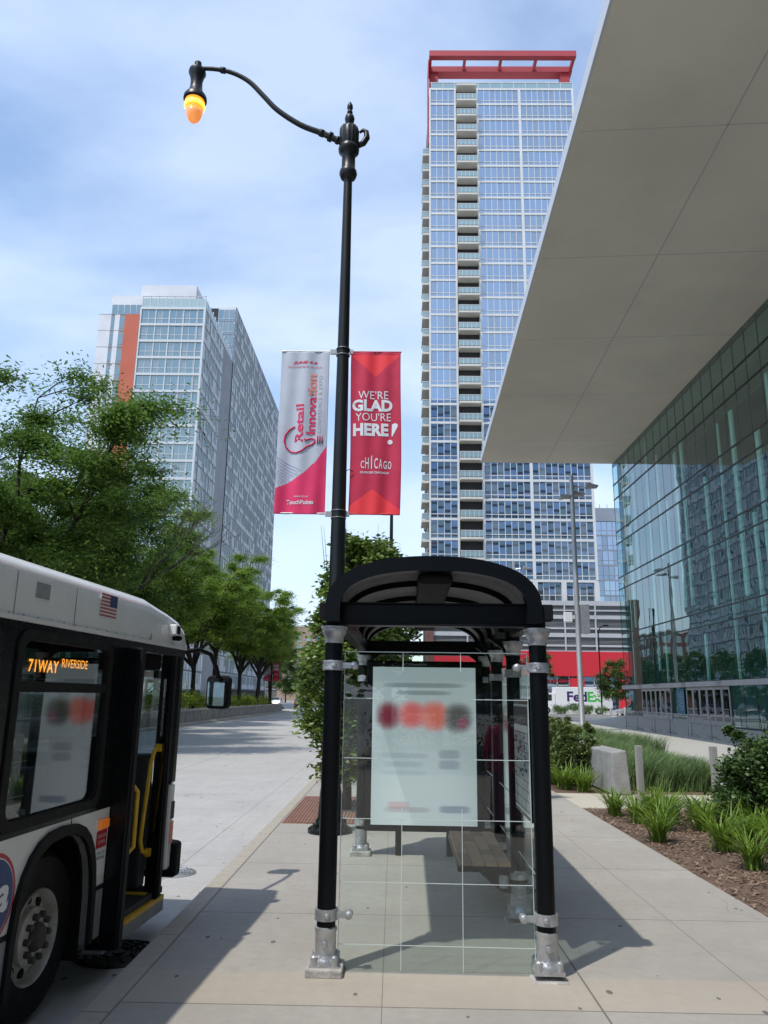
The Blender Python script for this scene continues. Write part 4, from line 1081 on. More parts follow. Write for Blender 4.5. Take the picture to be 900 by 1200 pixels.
tag(rawmesh('backdrop_hedge', leaves(pads, 120, .06, .09, 0, flat=.1), 4, 'shrub_leaf'), 'unseen dark hedge added behind the viewer to darken the glass reflections', 'hedge')
# mulch chips
r_ = np.random.default_rng(9); n = 9000
c = np.stack([r_.uniform(3.26, 7.5, n), r_.uniform(5, 14.05, n), np.full(n, -.012) + r_.random(n) * .02], 1)
az = r_.random(n) * 6.283; d = np.stack([np.cos(az), np.sin(az), r_.normal(0, .3, n)], 1) * r_.uniform(.012, .03, (n, 1)); s_ = np.stack([-np.sin(az), np.cos(az), r_.normal(0, .3, n)], 1) * r_.uniform(.005, .011, (n, 1))
o = rawmesh('mulch_chips', np.stack([c - d - s_, c + d - s_, c + d + s_, c - d + s_], 1).reshape(-1, 3), 4, 'mulch_chip'); tag(o, 'loose brown bark chips covering the front planting bed', 'mulch', kind='stuff')
# concrete seat wall
b = MB(); b.prism([(4.29, 0), (4.68, 0), (4.62, .84), (4.33, .80)], 15.95, 34, 'y')
o = b.build('seat_wall', 'seat_wall', bevel=.03); tag(o, 'long grey concrete seat wall with a sloped end among shrubs and grass', 'wall')
# bollards
for i, (x, y) in enumerate(((4.37, 14.35), (5.75, 14.5))):
    b = MB(); b.box(-.055, .055, -.055, .055, 0, 1.02); b.box(-.06, .06, -.06, .06, -.0, .02)
    o = b.build('bollard', 'steel', loc=(x, y, 0), bevel=.008); tag(o, ['square brushed steel bollard on the cream path, left one', 'square brushed steel bollard half behind the dark round shrub'][i], 'bollard', 'steel bollards on the cream path')
# crowd barriers in front of the doors
bar0 = None
bl = ['nearest crowd barrier, rightmost in the row by the doors', 'second crowd barrier from the right', 'third crowd barrier from the right', 'third crowd barrier from the left', 'second crowd barrier from the left', 'leftmost crowd barrier, farthest away at the building corner']
for i in range(6):
    if bar0 is None:
        bar0 = empty('crowd_barrier', (0, 0, 0), 0, '', 'barrier', 'steel crowd barriers in front of the doors')
        b = MB(); pts = [(0, .08, .0), (0, .08, .95), (0, .16, 1.08), (0, .3, 1.12), (0, 2.5, 1.12), (0, 2.66, 1.08), (0, 2.74, .95), (0, 2.74, 0)]
        b.tube(pts, .022, 8); b.tube([(0, .08, .2), (0, 2.74, .2)], .018, 6); b.build('frame', 'galvanised', bar0, smooth=True)
        b = MB()
        for k in range(17): b.tube([(0, .22 + k * .149, .2), (0, .22 + k * .149, 1.11)], .008, 5)
        b.build('rail_bars', 'galvanised', bar0)
        for y in (.3, 2.5): MB().tube([(-.3, y, .02), (-.12, y, .13), (.12, y, .13), (.3, y, .02)], .018, 6).build('foot', 'galvanised', bar0)
        o = bar0
    else: o = copy_tree(bar0)
    o.location = (15.4 + .06 * (i % 2), 36.0 + i * 2.88, .0); o['label'] = bl[i]
    o.rotation_euler.z = .012 * (-1) ** i

# silver plaza light poles
def silver_pole(loc, H, label, box=True):
    rt = empty('plaza_light', loc, 0, label, 'lamp post', 'silver plaza light poles')
    MB().lathe([(.2, 0), (.2, .06), (.17, .1), (.16, H * .5), (.13, H), (.0, H)], n=14).build('pole', 'pole_silver', rt, smooth='auto')
    for (dx, dz, a, dy) in ((1.15, -.75, -.15, -.2), (-.5, -1.45, .35, .1), (.45, -1.1, -.25, .5)):
        b = MB(); s = 1 if dx > 0 else -1
        b.tube([(0, 0, H + dz - .1), (dx * .6, dy, H + dz + .02)], .05, 6)
        f = b.build('floodlight', 'pole_silver', rt)
        b = MB(); x0, x1 = dx - .3, dx + .45
        b.prism([(x0, H + dz - .10), (x1, H + dz - .06 + a * .2), (x1 + .05, H + dz + .06 + a * .2), (x0 + .1, H + dz + .2), (x0, H + dz + .12)], dy - .25, dy + .25, 'y')
        b.build('lamp_head', 'galvanised', f, bevel=.03)
    if box:
        MB().box(.2, .72, -.2, .2, 5.8, 7.6).build('control_box', 'galvanised', rt, bevel=.02)
        MB().box(-.85, -.35, -.2, .15, 6.5, 7.1).build('camera_housing', 'white', rt, bevel=.03)
        MB().tube([(-.5, 0, 6.6), (0, 0, 6.5)], .04, 6).build('bracket', 'hotel_dark', rt)
    return rt
silver_pole((11.45, 48.4, 0), 16.0, 'tall silver pole with floodlights and a grey control box on the plaza')
silver_pole((11.7, 75, 0), 15.0, 'silver pole with floodlights just above the shelter roof', False)
rt = empty('black_lamp', (23.6, 90, 0), 0, 'slim black curved lamp post in front of the red band', 'lamp post')
MB().tube([(0, 0, 0), (0, 0, 9.4), (.2, 0, 9.9), (.7, 0, 10.2)], [.09, .07, .06, .05], 8).build('pole', 'black_matt', rt)
MB().box(.6, 1.2, -.15, .15, 10.1, 10.3).build('lamp_head', 'black_matt', rt)
rt = empty('black_lamp', (9.3, 88, 0), 0, 'slim black twin pole seen through the open end of the shelter roof', 'lamp post')
MB().tube([(0, 0, 0), (0, 0, 12.0)], .09, 8).build('pole', 'black_matt', rt)
MB().tube([(.45, 0, 5.5), (.45, 0, 12.0)], .05, 8).build('conduit', 'black_matt', rt)

# ------------------------------------------------------------------ vehicles
def car(loc, rz, paint, label, suv=False, L=4.6, W=1.85, H=1.45, group=None):
    """body runs along local y, front at +y"""
    rt = empty('parked_car', loc, rz, label, 'car', group)
    hh = H * (1.18 if suv else 1)
    h = L / 2
    prof = [(-h, .35), (-h, .75), (-h + .15, .98 if suv else .92), (-h + (.35 if suv else .95), 1.0 if not suv else hh * .78), (h - 1.25, .98), (h - .25, .82), (h, .65), (h, .35), (h - .5, .25)]
    prof = prof[:-1]
    def arch(yc, r=.36, n=8): return [(yc + r * math.cos(a), .3 + r * math.sin(a) * .95) for a in [math.pi * k / n for k in range(n + 1)]]
    low = [(h, .28)] + [(y, z) for y, z in arch(h - .85)] + [(y, z) for y, z in arch(-h + .85)] + [(-h, .28)]
    poly = prof + low
    # centre slab narrower at top: two prisms give rounded shoulders
    b = MB(); b.prism([(y, z) for y, z in poly], -W / 2, W / 2, 'x'); body = b.build('body', paint, rt, bevel=.07)
    r0 = -h + (.25 if suv else .75); r1 = -h + (.55 if suv else 1.35); f1 = h - 2.0; f0 = h - 1.2
    cab = MB(); zt = hh; wt = W / 2 - .24; wb = W / 2 - .06; z0 = .93
    cab.add([(-wb, r0, z0), (wb, r0, z0), (wb, f0, z0), (-wb, f0, z0), (-wt, r1, zt - .06), (wt, r1, zt - .06), (wt, f1, zt - .03), (-wt, f1, zt - .03)], [(0, 3, 2, 1), (4, 5, 6, 7), (0, 1, 5, 4), (1, 2, 6, 5), (2, 3, 7, 6), (3, 0, 4, 7)])
    cab.build('windows', 'car_glass', rt, bevel=.05)
    rf = MB(); rf.box(-wt - .03, wt + .03, r1 - .03, f1 + .03, zt - .07, zt)
    for sx in (-1, 1):
        for ya, yb in (((r0 + .04), (r1 + .02)), ((f0 - .02), (f1 + .0))):
            rf.tube([(sx * (wb - .01), ya, z0), (sx * (wt + .0), yb, zt - .04)], .04, 5)
        rf.tube([(sx * wb, (r0 + f0) / 2, z0), (sx * wt, (r1 + f1) / 2, zt - .04)], .035, 5)
    rf.build('roof', paint, rt, bevel=.03)
    for sx in (-1, 1):
        for yc in (h - .85, -h + .85):
            wl = MB().lathe([(.2, -.1), (.33, -.1), (.33, .1), (.2, .1)], (sx * (W / 2 - .1), yc, .33), 20, 'x').build('wheel', 'rubber', rt, smooth='auto')
            MB().lathe([(.05, -.02), (.2, 0), (.2, .02)], (sx * (W / 2 - .01), yc, .33), 12, 'x').build('rim', 'galvanised', wl)
        MB().box(sx * W / 2 - (.35 if sx > 0 else -.0), sx * W / 2 + (.0 if sx > 0 else .35), h - .06, h + .02, .62, .76).build('headlight', 'head_lens', rt)
        MB().box(sx * W / 2 - (.3 if sx > 0 else 0), sx * W / 2 + (0 if sx > 0 else .3), -h - .02, -h + .06, .72, .9).build('tail_light', 'tail_red', rt)
        MB().box(sx * (W / 2 + .05) - .09, sx * (W / 2 + .05) + .09, h - 1.75, h - 1.6, .95, 1.1).build('side_mirror', paint, rt)
    return rt
car((-17.2, 116, -.13), 0, 'car_silver', 'silver SUV seen from behind at the far end of the median', True, group='cars far down the street')
car((-15.9, 136, -.13), math.pi, 'car_white', 'white car between the silver SUV and the dark car far down the street', group='cars far down the street')
car((-13.6, 118, -.13), 0, 'car_dark', 'dark car on the road right of the silver SUV', True, group='cars far down the street')
car((-13.6, 150, -.13), math.pi, 'car_white', 'white car farthest down the road', True, group='cars far down the street')
car((21.0, 92.8, .0), math.pi / 2, 'car_white', 'white car with dark windows parked in front of the delivery truck', group='cars by the shops')
car((28.3, 92.2, 0), math.pi / 2, 'car_silver', 'silver car half hidden behind the arena corner under the small tree', True, group='cars by the shops')
# delivery truck, side on
tk = empty('delivery_truck', (19.6, 100, 0), 0, 'white delivery truck with big purple and green lettering on its side', 'truck')
MB().box(.9, 8.0, 0, 2.4, .75, 3.35).build('cargo_box', 'white', tk, bevel=.05)
b = MB(); b.prism([(-1.2, .5), (.86, .5), (.86, 2.6), (-.4, 2.6), (-.85, 1.7), (-1.2, 1.5)], .15, 2.25, 'y'); b.build('cab', 'white', tk, bevel=.06)
MB().prism([(-.72, 1.65), (.4, 1.65), (.4, 2.4), (-.36, 2.4)], .13, .16, 'y').build('cab_window', 'car_glass', tk)
MB().box(.9, 7.9, .3, 2.1, .5, .74).build('chassis', 'black_matt', tk)
for x in (-.3, 6.3):
    wl = MB().lathe([(.2, -.14), (.45, -.14), (.45, .14), (.2, .14)], (x, .2, .46), 20, 'y').build('wheel', 'rubber', tk, smooth='auto')
    MB().lathe([(.04, -.01), (.26, 0), (.26, .02)], (x, .05, .46), 12, 'y').build('rim', 'rim', wl)
def tf(u, v, n): return (u, -.005 - n, v)
text('lettering', 'Fed', tf, (3.55, 2.18, 2.5, 1.25), 'sign_purple', tk, bold=.03)
text('lettering', 'Ex', tf, (5.75, 2.18, 1.75, 1.25), 'sign_green', tk, bold=.03)
b = MB(); b.add([(5.9, -.012, 2.0), (6.3, -.012, 2.0), (6.3, -.012, 1.88), (6.55, -.012, 2.1), (6.3, -.012, 2.32), (6.3, -.012, 2.2), (5.9, -.012, 2.2)], [tuple(range(7))]); b.build('arrow_mark', 'white', tk)
# low hedges in planters by the driveway, small street tree, short posts
def low_hedge(x0, x1, y, label):
    rt = empty('planter_hedge', ((x0 + x1) / 2, y, 0), 0, label, 'hedge', 'low grass planters across the driveway')
    w_ = (x1 - x0) / 2
    MB().box(-w_, w_, -.7, .7, 0, .25).build('planter_kerb', 'seat_wall', rt)
    pads = [(rng.uniform(-w_ + .3, w_ - .3), rng.uniform(-.5, .5), .75 + rng.uniform(-.1, .15), .42, .45) for _ in range(26)]
    rawmesh('foliage', leaves(pads, 150, .05, .28, -1.2, flat=.0), 4, 'grass_blade', rt)
low_hedge(17.6, 24.0, 88.5, 'low green planter hedge below the white delivery truck')
low_hedge(26.3, 30.5, 88.5, 'low green planter hedge in front of the silver car')
bushy_tree((27.0, 96, 0), 6.6, 2.6, 12, 'small green street tree in front of the red band by the arena corner', 'far_leaf', 60, 170, .16, .24, .35, trunk_r=.1)
bushy_tree((17.6, 94, 0), 7.6, 1.9, 15, 'small street tree just right of the shelter post beside the red band', 'far_leaf', 50, 150, .16, .24, .3, trunk_r=.1)
for i, x in enumerate((24.7, 26.3)):
    o = MB().lathe([(.13, 0), (.13, .95), (.1, 1.0), (0, 1.0)], n=12).build('bollard', 'steel', loc=(x, 90.5, 0), smooth='auto'); tag(o, ['short steel post by the far hedge, left one', 'short steel post by the far hedge, right one'][i], 'bollard', 'steel posts across the driveway')

# ------------------------------------------------------------------ street lamp with banners
def street_lamp(loc, rz, label, group='old style black street lamps'):
    rt = empty('street_lamp', loc, rz, label, 'street lamp', group)
    b = MB()
    b.lathe([(.30, 0), (.30, .05), (.24, .09), (.2, .12), (.17, .2), (.15, .5), (.135, .62), (.145, .68), (.118, .74), (.115, 3.0), (.10, 6.0), (.078, 9.0), (.07, 10.25)], n=20)
    for k in range(4):
        a = math.pi / 4 + k * math.pi / 2; b.lathe([(.04, .0), (.04, .1), (.02, .12)], (.25 * math.cos(a), .25 * math.sin(a), .03), 8)
    b.build('pole', 'lamp_iron', rt, smooth='auto')
    b = MB()
    b.lathe([(.07, 10.20), (.125, 10.24), (.15, 10.31), (.14, 10.37), (.115, 10.41), (.112, 10.66), (.135, 10.70), (.172, 10.74), (.178, 10.80), (.15, 10.86)], n=24)
    b.lathe([(.15, 10.84), (.165, 10.88), (.168, 11.16), (.15, 11.21), (.09, 11.25)], n=32, flute=.07)
    b.lathe([(.09, 11.24), (.055, 11.29), (.075, 11.34), (.085, 11.40), (.07, 11.46), (.035, 11.49), (.05, 11.53), (.035, 11.57), (.052, 11.62), (.045, 11.68), (.02, 11.73), (.0, 11.74)], n=16)
    b.build('capital', 'lamp_iron', rt, smooth='auto')
    b = MB(); b.tube([(.14, 0, 10.86), (.24, 0, 10.92), (.30, 0, 11.03), (.29, 0, 11.14), (.23, 0, 11.18), (.18, 0, 11.13)], [.045, .055, .055, .045, .035, .02], 10); b.build('scroll', 'lamp_iron', rt, smooth=True)
    b = MB()
    arm = [(-.15, 10.95), (-.3, 11.03), (-.5, 11.13), (-.84, 11.28), (-1.24, 11.57), (-1.5, 11.86), (-1.76, 12.15), (-2.05, 12.33), (-2.35, 12.41), (-2.68, 12.43)]
    # smooth through the points
    pts = []
    for i in range(len(arm) - 1):
        p0 = arm[max(i - 1, 0)]; p1 = arm[i]; p2 = arm[i + 1]; p3 = arm[min(i + 2, len(arm) - 1)]
        for q in range(4):
            t = q / 4; f = lambda a, b_, c_, d_: .5 * ((2 * b_) + (-a + c_) * t + (2 * a - 5 * b_ + 4 * c_ - d_) * t * t + (-a + 3 * b_ - 3 * c_ + d_) * t ** 3)
            pts.append((f(p0[0], p1[0], p2[0], p3[0]), 0, f(p0[1], p1[1], p2[1], p3[1])))
    pts.append((arm[-1][0], 0, arm[-1][1]))
    b.tube(pts, [.055 - .02 * i / (len(pts) - 1) for i in range(len(pts))], 10)
    for i, r in ((1, .07), (4, .085), (7, .065), (len(pts) - 7, .055)):
        p = pts[i]; q = pts[i + 1]; b.tube([p, q], r, 10)
    b.build('arm', 'lamp_iron', rt, smooth=True)
    hx, hz = -2.68, 0
    b = MB(); b.lathe([(.03, 12.56), (.06, 12.54), (.065, 12.44), (.09, 12.42), (.14, 12.38), (.15, 12.32), (.12, 12.25), (.10, 12.14), (.105, 12.02), (.125, 11.93), (.165, 11.88), (.195, 11.83), (.20, 11.77), (.17, 11.74)], (hx, 0, 0), 24)
    hd_ = b.build('lamp_head', 'lamp_iron', rt, smooth='auto')
    b = MB(); b.m(0).lathe([(.168, 11.76), (.165, 11.66), (.15, 11.56)], (hx, 0, 0), 24); b.m(1).lathe([(.15, 11.56), (.125, 11.45), (.095, 11.38), (.05, 11.335), (.0, 11.325)], (hx, 0, 0), 24)
    g_ = b.build('globe', ['globe_orange', 'globe_clear'], hd_, smooth=True)
    MB().lathe([(.0, 11.61), (.173, 11.615), (.173, 11.68), (.0, 11.685)], (hx, 0, 0), 20).build('glow_band', 'lamp_glow', g_)
    return rt
def folds(u, v, k): return .016 * math.sin(u * 9 + v * 1.7 + k) * (1 - .5 * v) + .010 * math.sin(u * 17 - v * 3 + 2 * k)
def banner(loc, side, rz=0, label='', group=None):
    """side -1: grey conference banner left of the pole, +1: red welcome banner right of it; local x from pole axis"""
    rt = empty('banner', loc, rz, label, 'banner', group)
    x0, x1 = (-.97, -.21) if side < 0 else (.14, .92)
    z0, z1 = 4.45, 7.08; W_ = x1 - x0; H_ = z1 - z0
    def mp_(u, v, n=0): return (x0 + u * W_ + (.012 * math.sin(v * 5) if side > 0 else 0), -n + folds(u, v, side), z0 + v * H_)
    nu, nv = 60, 190; vs = []; fs = []; mi = []
    def cell(u, v):
        if side < 0:
            pts = [(-.05, .14), (0, .15), (.28, .19), (.55, .245), (.8, .32), (1, .415)]
            lim = np.interp(u, [p[0] for p in pts], [p[1] for p in pts])
            return 1 if v < lim else 0
        if v > .845 + .14 * abs(u - .5) * 2 + .0 and v < .985: return 1
        if v < .13 - .11 * abs(u - .45) * 2 + .02: return 1
        if .45 < v < .62 and u > .1 + (v - .45) * 2.2 and False: return 1
        return 0
    for j in range(nv + 1):
        for i in range(nu + 1): vs.append(mp_(i / nu, j / nv))
    for j in range(nv):
        for i in range(nu): fs.append((j * (nu + 1) + i, j * (nu + 1) + i + 1, (j + 1) * (nu + 1) + i + 1, (j + 1) * (nu + 1) + i)); mi.append(cell((i + .5) / nu, (j + .5) / nv))
    b = MB(); b.v = vs; b.f = fs; b.mi = mi
    cl = b.build('cloth', ['banner_grey', 'banner_pink'] if side < 0 else ['banner_crimson', 'banner_red'], rt, smooth=True)
    sd = cl.modifiers.new('thick', 'SOLIDIFY'); sd.thickness = .003; sd.offset = 1
    for z in (z0 - .0, z1):
        MB().tube([(0, .015, z + .015), (x0 if side < 0 else x1, .015, z + .015)], .014, 8).build('banner_arm', 'galvanised' if side < 0 else 'logo_red', rt)
        b = MB(); rp_ = .098 if z < 6 else .09
        for dz in (-.06, .05): b.lathe([(rp_ + .018, -.008), (rp_ + .02, 0), (rp_ + .018, .008)], (0, 0, z + dz), 20)
        b.box(*((-.2, -.1) if side < 0 else (.1, .16)), -.012, .03, z - .03, z + .045); b.build('clamp', 'galvanised', rt)
    T_ = lambda s, cx, cy, w_, h_, m_, **k: text('lettering', s, mp_, (cx, cy, w_, h_), m_, rt, **k)
    if side < 0:
        T_('JUNE 4-6', .50, .930, .50, .022, 'crimson_ink', bold=.04, shear=.25, depth=.005)
        T_('McCORMICK PLACE', .50, .902, .70, .011, 'crimson_ink', depth=.005)
        T_('Retail', .43, .548, .17, .235, 'crimson_ink', bold=.025, rot=True, depth=.005)
        T_('Innova', .665, .598, .19, .235, 'crimson_ink', bold=.025, rot=True, depth=.005)
        T_('tion', .665, .787, .19, .14, 'salmon_ink', bold=.025, rot=True, depth=.005)
        T_('CONFERENCE & EXPO', .83, .668, .075, .36, 'ink_grey', rot=True, depth=.005, spacing=1.25)
        def cpt(cx, cy):
            l = 100 - (cy - 65) * .037; return ((cx - l) / 292, (1010 - cy) / 945)
        bp = [cpt(*p) for p in ((182, 512), (150, 530), (125, 565), (120, 600), (132, 635), (158, 658), (190, 665), (222, 655), (252, 628), (285, 615), (300, 602), (298, 588), (282, 580), (268, 584), (256, 590), (245, 592), (238, 580))]
        b = MB(); pts = []
        for i in range(len(bp) - 1):
            for q in range(3):
                t = q / 3; pts.append(mp_(bp[i][0] * (1 - t) + bp[i + 1][0] * t, bp[i][1] * (1 - t) + bp[i + 1][1] * t, .006))
        b.tube(pts, .013, 6)
        for k, l in ((0, 52), (1, 50), (2, 40)):
            u0, v0 = cpt(316 + k * 13, 562 + (52 - l) / 2); u1, v1 = cpt(316 + k * 13, 562 + (52 + l) / 2); b.tube([mp_(u0, v0, .006), mp_(u1, v1, .006)], .010, 6)
        b.build('bulb_emblem', 'crimson_ink', rt, smooth=True)
        b = MB()
        for k in range(11):
            a0 = .335 - k * .018; pts = [(0.0 + q * .07, a0 - q * .011 * (1 + k * .02)) for q in range(9)]
            pts = [p for p in pts if p[1] > np.interp(p[0], [0, .28, .55, .8, 1], [.15, .19, .245, .32, .415]) + .006]
            if len(pts) > 1: b.tube([mp_(u, v, .004) for u, v in pts], .0028, 4)
        b.build('stripes', 'banner_line', rt)
        T_('PRESENTED BY', .52, .103, .29, .009, 'banner_white', depth=.005)
        T_('TouchPoints', .50, .070, .54, .026, 'banner_white', bold=.02, depth=.005)
    else:
        T_("WE'RE", .455, .728, .60, .052, 'banner_white', depth=.005, bold=-.003)
        T_('GLAD', .435, .661, .80, .074, 'banner_white', bold=.045, depth=.005)
        T_("YOU'RE", .45, .590, .70, .050, 'banner_white', depth=.005, bold=-.003)
        T_('HERE', .40, .511, .70, .078, 'banner_white', bold=.045, depth=.005)
        ex = MB(); ex.add([mp_(.82, .545, .006), mp_(.88, .553, .006), mp_(.93, .545, .006), mp_(.93, .53, .006), mp_(.83, .472, .006), mp_(.81, .473, .006)], [(0, 1, 2, 3, 4, 5)])
        c_ = [mp_(.78 + .05 * math.cos(a), .437 + .0148 * math.sin(a), .006) for a in np.linspace(0, 6.283, 20)[:-1]]; ex.add(c_, [tuple(range(len(c_)))])
        ex.build('exclamation_mark', 'banner_white', rt)
        for i, (ch, h_, up) in enumerate((('C', .046, 0), ('H', .066, .010), ('I', .080, .017), ('C', .064, .009), ('A', .060, .007), ('G', .048, .001), ('O', .046, 0))):
            T_(ch, .245 + i * .088, .297 + up * .9, .018 if ch == 'I' else .068, h_, 'banner_white', bold=.01 if ch != 'I' else .03, depth=.005)
        T_('CHOOSE CHICAGO', .48, .250, .56, .013, 'banner_white', bold=.02, depth=.005)
        MB().tube([(.10, 0, 5.13), (.14, -.02, 5.15), (.2, 0, 5.12)], .006, 5).build('tie', 'black_matt', rt)
    return rt
L1 = street_lamp((-.85, 11.2, 0), 0, 'tall black street lamp with a glowing amber globe and two banners')
BW = banner((-.85, 11.2, 0), -1, 0, 'grey and pink conference banner left of the lamp post')
BR = banner((-.85, 11.2, 0), 1, 0, 'red welcome banner right of the lamp post')
for (x, y, rz, lb) in ((-.17, 34.3, -math.pi / 2, 'slim black lamp post rising behind the red banner and the pavement tree'),
                       (-20.3, 57, 0, 'distant black street lamp glowing above the bus roof among the trees'),
                       (-14.3, 92, 0, 'distant black street lamp near the end of the median')):
    o = copy_tree(L1); o.location = (x, y, 0); o.rotation_euler.z = rz; o['label'] = lb
for (x, y, s, src, lb) in ((-14.3, 92, 1, BW, 'small distant grey and pink banner over the median end'), (-14.3, 92, 1, BR, 'small distant red banner over the median end')):
    o = copy_tree(src); o.location = (x, y, -1.0); o['label'] = lb

# ------------------------------------------------------------------ bus shelter
SR = R(-1.1)
sh = empty('bus_shelter', (.303, 5.72, 0), SR, 'black framed glass bus shelter with arched roof, bench and advertising box', 'bus shelter')
SX = .745
posts = [(-SX, 0.0), (SX, 0.0), (SX, 1.35), (SX, 2.68), (SX, 3.98), (-SX, 3.98)]
for (x, y) in posts:
    p = MB(); p.lathe([(.064, .16), (.064, 2.40)], (x, y, 0), 20); po = p.build('post', 'black_paint', sh, smooth='auto')
    s = MB(); s.lathe([(.092, .055), (.095, .072), (.088, .09), (.074, .11), (.071, .13), (.071, .25), (.077, .262), (.075, .28), (.064, .285)], (x, y, 0), 24)
    s.box(x - .10, x + .10, y - .09, y + .09, .035, .06)
    for a in range(4):
        q = math.pi / 4 + a * math.pi / 2; s.lathe([(.024, 0), (.024, .05), (.012, .06)], (x + .098 * math.cos(q), y + .095 * math.sin(q), .06), 8)
    for a in (-math.pi / 2, 0, math.pi):
        s.lathe([(.0, -.094), (.018, -.09), (.022, -.076)] if a == -math.pi / 2 else [(.0, 0), (.0, .001)], (x, y, .19), 10, 'y')
    s.build('base_socket', 'cast_silver', po, smooth='auto')
    f = MB()
    if (x, y) == (-SX, 0.0): f.box(x - .12, x + .125, y - .12, y + .12, -.01, .05)
    elif (x, y) == (-SX, 3.98): f.box(x - .12, x + .12, y - .12, y + .12, -.01, .05)
    else: f.box(x - .12, x + .12, y - .12, y + .12, -.01, .006)
    f.build('footing', 'mortar', po, bevel=.012)
    c = MB(); c.lathe([(.066, 2.18), (.07, 2.185), (.07, 2.225), (.08, 2.24), (.092, 2.265), (.092, 2.285), (.10, 2.29), (.10, 2.302)], (x, y, 0), 24); c.build('cap', 'cast_silver', po, smooth='auto')
    for z in (.36, 2.02):
        c = MB(); c.lathe([(.066, -.035), (.078, -.035), (.08, -.028), (.078, -.02), (.078, .02), (.08, .028), (.078, .035), (.066, .035)], (x, y, z), 24)
        c.lathe([(.0, -.098), (.014, -.095), (.02, -.08), (.02, -.07)], (x + (.012 if x < 0 else -.012), y, z), 12, 'y')
        sg = 1 if x < 0 else -1
        if y == 0:
            c.box(min(x + sg * .07, x + sg * .145), max(x + sg * .07, x + sg * .145), -.03, -.008, z - .02, z + .02)
            c.lathe([(.0, -.055), (.016, -.052), (.027, -.045), (.027, .02)], (x + sg * .155, 0, z), 14, 'y')
        elif x > 0: c.box(x - .02, x + .02, y - .14, y + .14, z - .02, z + .02)
        c.build('clamp', 'cast_silver', po, smooth='auto')
# front wind screen
def screen(parent, name, x0, x1, y0, y1, z0, z1, vx=(), hz=()):
    g = MB()
    t = .005
    if abs(y1 - y0) < .01: g.box(x0, x1, y0 - t, y0 + t, z0, z1)
    else: g.box(x0 - t, x0 + t, y0, y1, z0, z1)
    o = g.build(name, 'shelter_glass', parent)
    l = MB()
    for v in vx:
        if abs(y1 - y0) < .01:
            for q0, q1 in ((z0, 1.045), (1.985, z1)): l.box(v - .0022, v + .0022, y0 - t - .002, y0 - t - .0005, q0, q1)
        else: l.box(x0 - t - .002, x0 - t - .0005, v - .003, v + .003, z0, z1)
    for h in hz:
        if abs(y1 - y0) < .01:
            for q0, q1 in (((x0, -.405), (.275, x1)) if 1.0 < h < 2 else ((x0, x1),)): l.box(q0, q1, y0 - t - .0045, y0 - t - .0025, h - .0022, h + .0022)
        else: l.box(x0 - t - .0045, x0 - t - .0025, y0, y1, h - .003, h + .003)
    if abs(y1 - y0) < .01:
        l.box(x0 - .004, x0, y0 - t, y0 + t, z0, z1); l.box(x1, x1 + .004, y0 - t, y0 + t, z0, z1); l.box(x0, x1, y0 - t, y0 + t, z1, z1 + .005)
    l.build('etched_line', 'etched_line', o)
    return o
screen(sh, 'glass_panel', -.66, .665, .02, .02, .015, 2.12, (-.235, .185), (.17, .56, .97, 1.375, 1.79))
for (y0, y1) in ((.10, 1.25), (1.45, 2.58), (2.78, 3.88)):
    screen(sh, 'glass_panel', SX, SX, y0, y1, .12, 2.12, (), (.56, .97, 1.79))
# beams and barrel roof
b = MB()
for y in (0.0, 3.98):
    b.box(-SX - .05, SX + .03, y - .05, y + .05, 2.325, 2.465); b.box(-SX - .05, SX + .03, y - .07, y + .07, 2.466, 2.478); b.box(-SX - .05, SX + .03, y - .07, y + .07, 2.310, 2.324)
for x in (-SX, SX): b.box(x - .045, x + .045, .05, 3.93, 2.33, 2.46)
for x, y in posts: b.lathe([(.05, 2.30), (.05, 2.34)], (x, y, 0), 12)
b.build('beam', 'black_paint', sh, bevel=.004)
def arcpt(t, dz=0, dr=0):    # t -1..1 across the roof, a flattened barrel with tight shoulders
    a = t * 1.30; x = -.02 + (.765 + dr) * math.copysign(abs(math.sin(a) / math.sin(1.30)) ** .92, t); z = 2.44 + (.35 + dz) * max(0, (math.cos(a) - math.cos(1.30)) / (1 - math.cos(1.30))) ** .62
    return x, z
ts = np.linspace(-1, 1, 41)
def shell(y0, y1, dz0, dz1, dr0, dr1, name, m_, parent, drop=.0):
    out = [arcpt(t, dz0, dr0) for t in ts]; inn = [arcpt(t, dz1, dr1) for t in ts]
    out = [(out[0][0], out[0][1] - drop)] + out + [(out[-1][0], out[-1][1] - drop)]; inn = [(inn[0][0], inn[0][1] - drop)] + inn + [(inn[-1][0], inn[-1][1] - drop)]
    b = MB(); n = len(out); vs = [(x, y, z) for y in (y0, y1) for ring in (out, inn) for x, z in ring]
    fs = []
    for i in range(n - 1):
        fs += [(i, i + 1, 2 * n + i + 1, 2 * n + i), (n + i + 1, n + i, 3 * n + i, 3 * n + i + 1), (i + 1, i, n + i, n + i + 1), (2 * n + i, 2 * n + i + 1, 3 * n + i + 1, 3 * n + i)]
    fs += [(0, 2 * n, 3 * n, n), (n - 1, 2 * n - 1, 4 * n - 1, 3 * n - 1)]
    b.add(vs, fs); return b.build(name, m_, parent, smooth='auto')
rf = shell(-.20, 4.2, 0, -.022, 0, -.018, 'roof', 'black_paint', sh, drop=.10)
for y in (-.20, 4.1): shell(y - .012, y + .08, .012, -.095, .012, -.095, 'roof_rim', 'black_paint', rf, drop=.112)
for y in (.68, 1.66, 2.66, 3.45): shell(y, y + .32, -.03, -.085, -.02, -.09, 'roof_rib', 'black_paint', rf, drop=.03)
for (y0, y1) in ((-.08, .66), (1.02, 1.64), (2.0, 2.64), (3.0, 3.43)): shell(y0, y1, -.026, -.040, -.02, -.04, 'ceiling_panel', 'roof_under', rf)
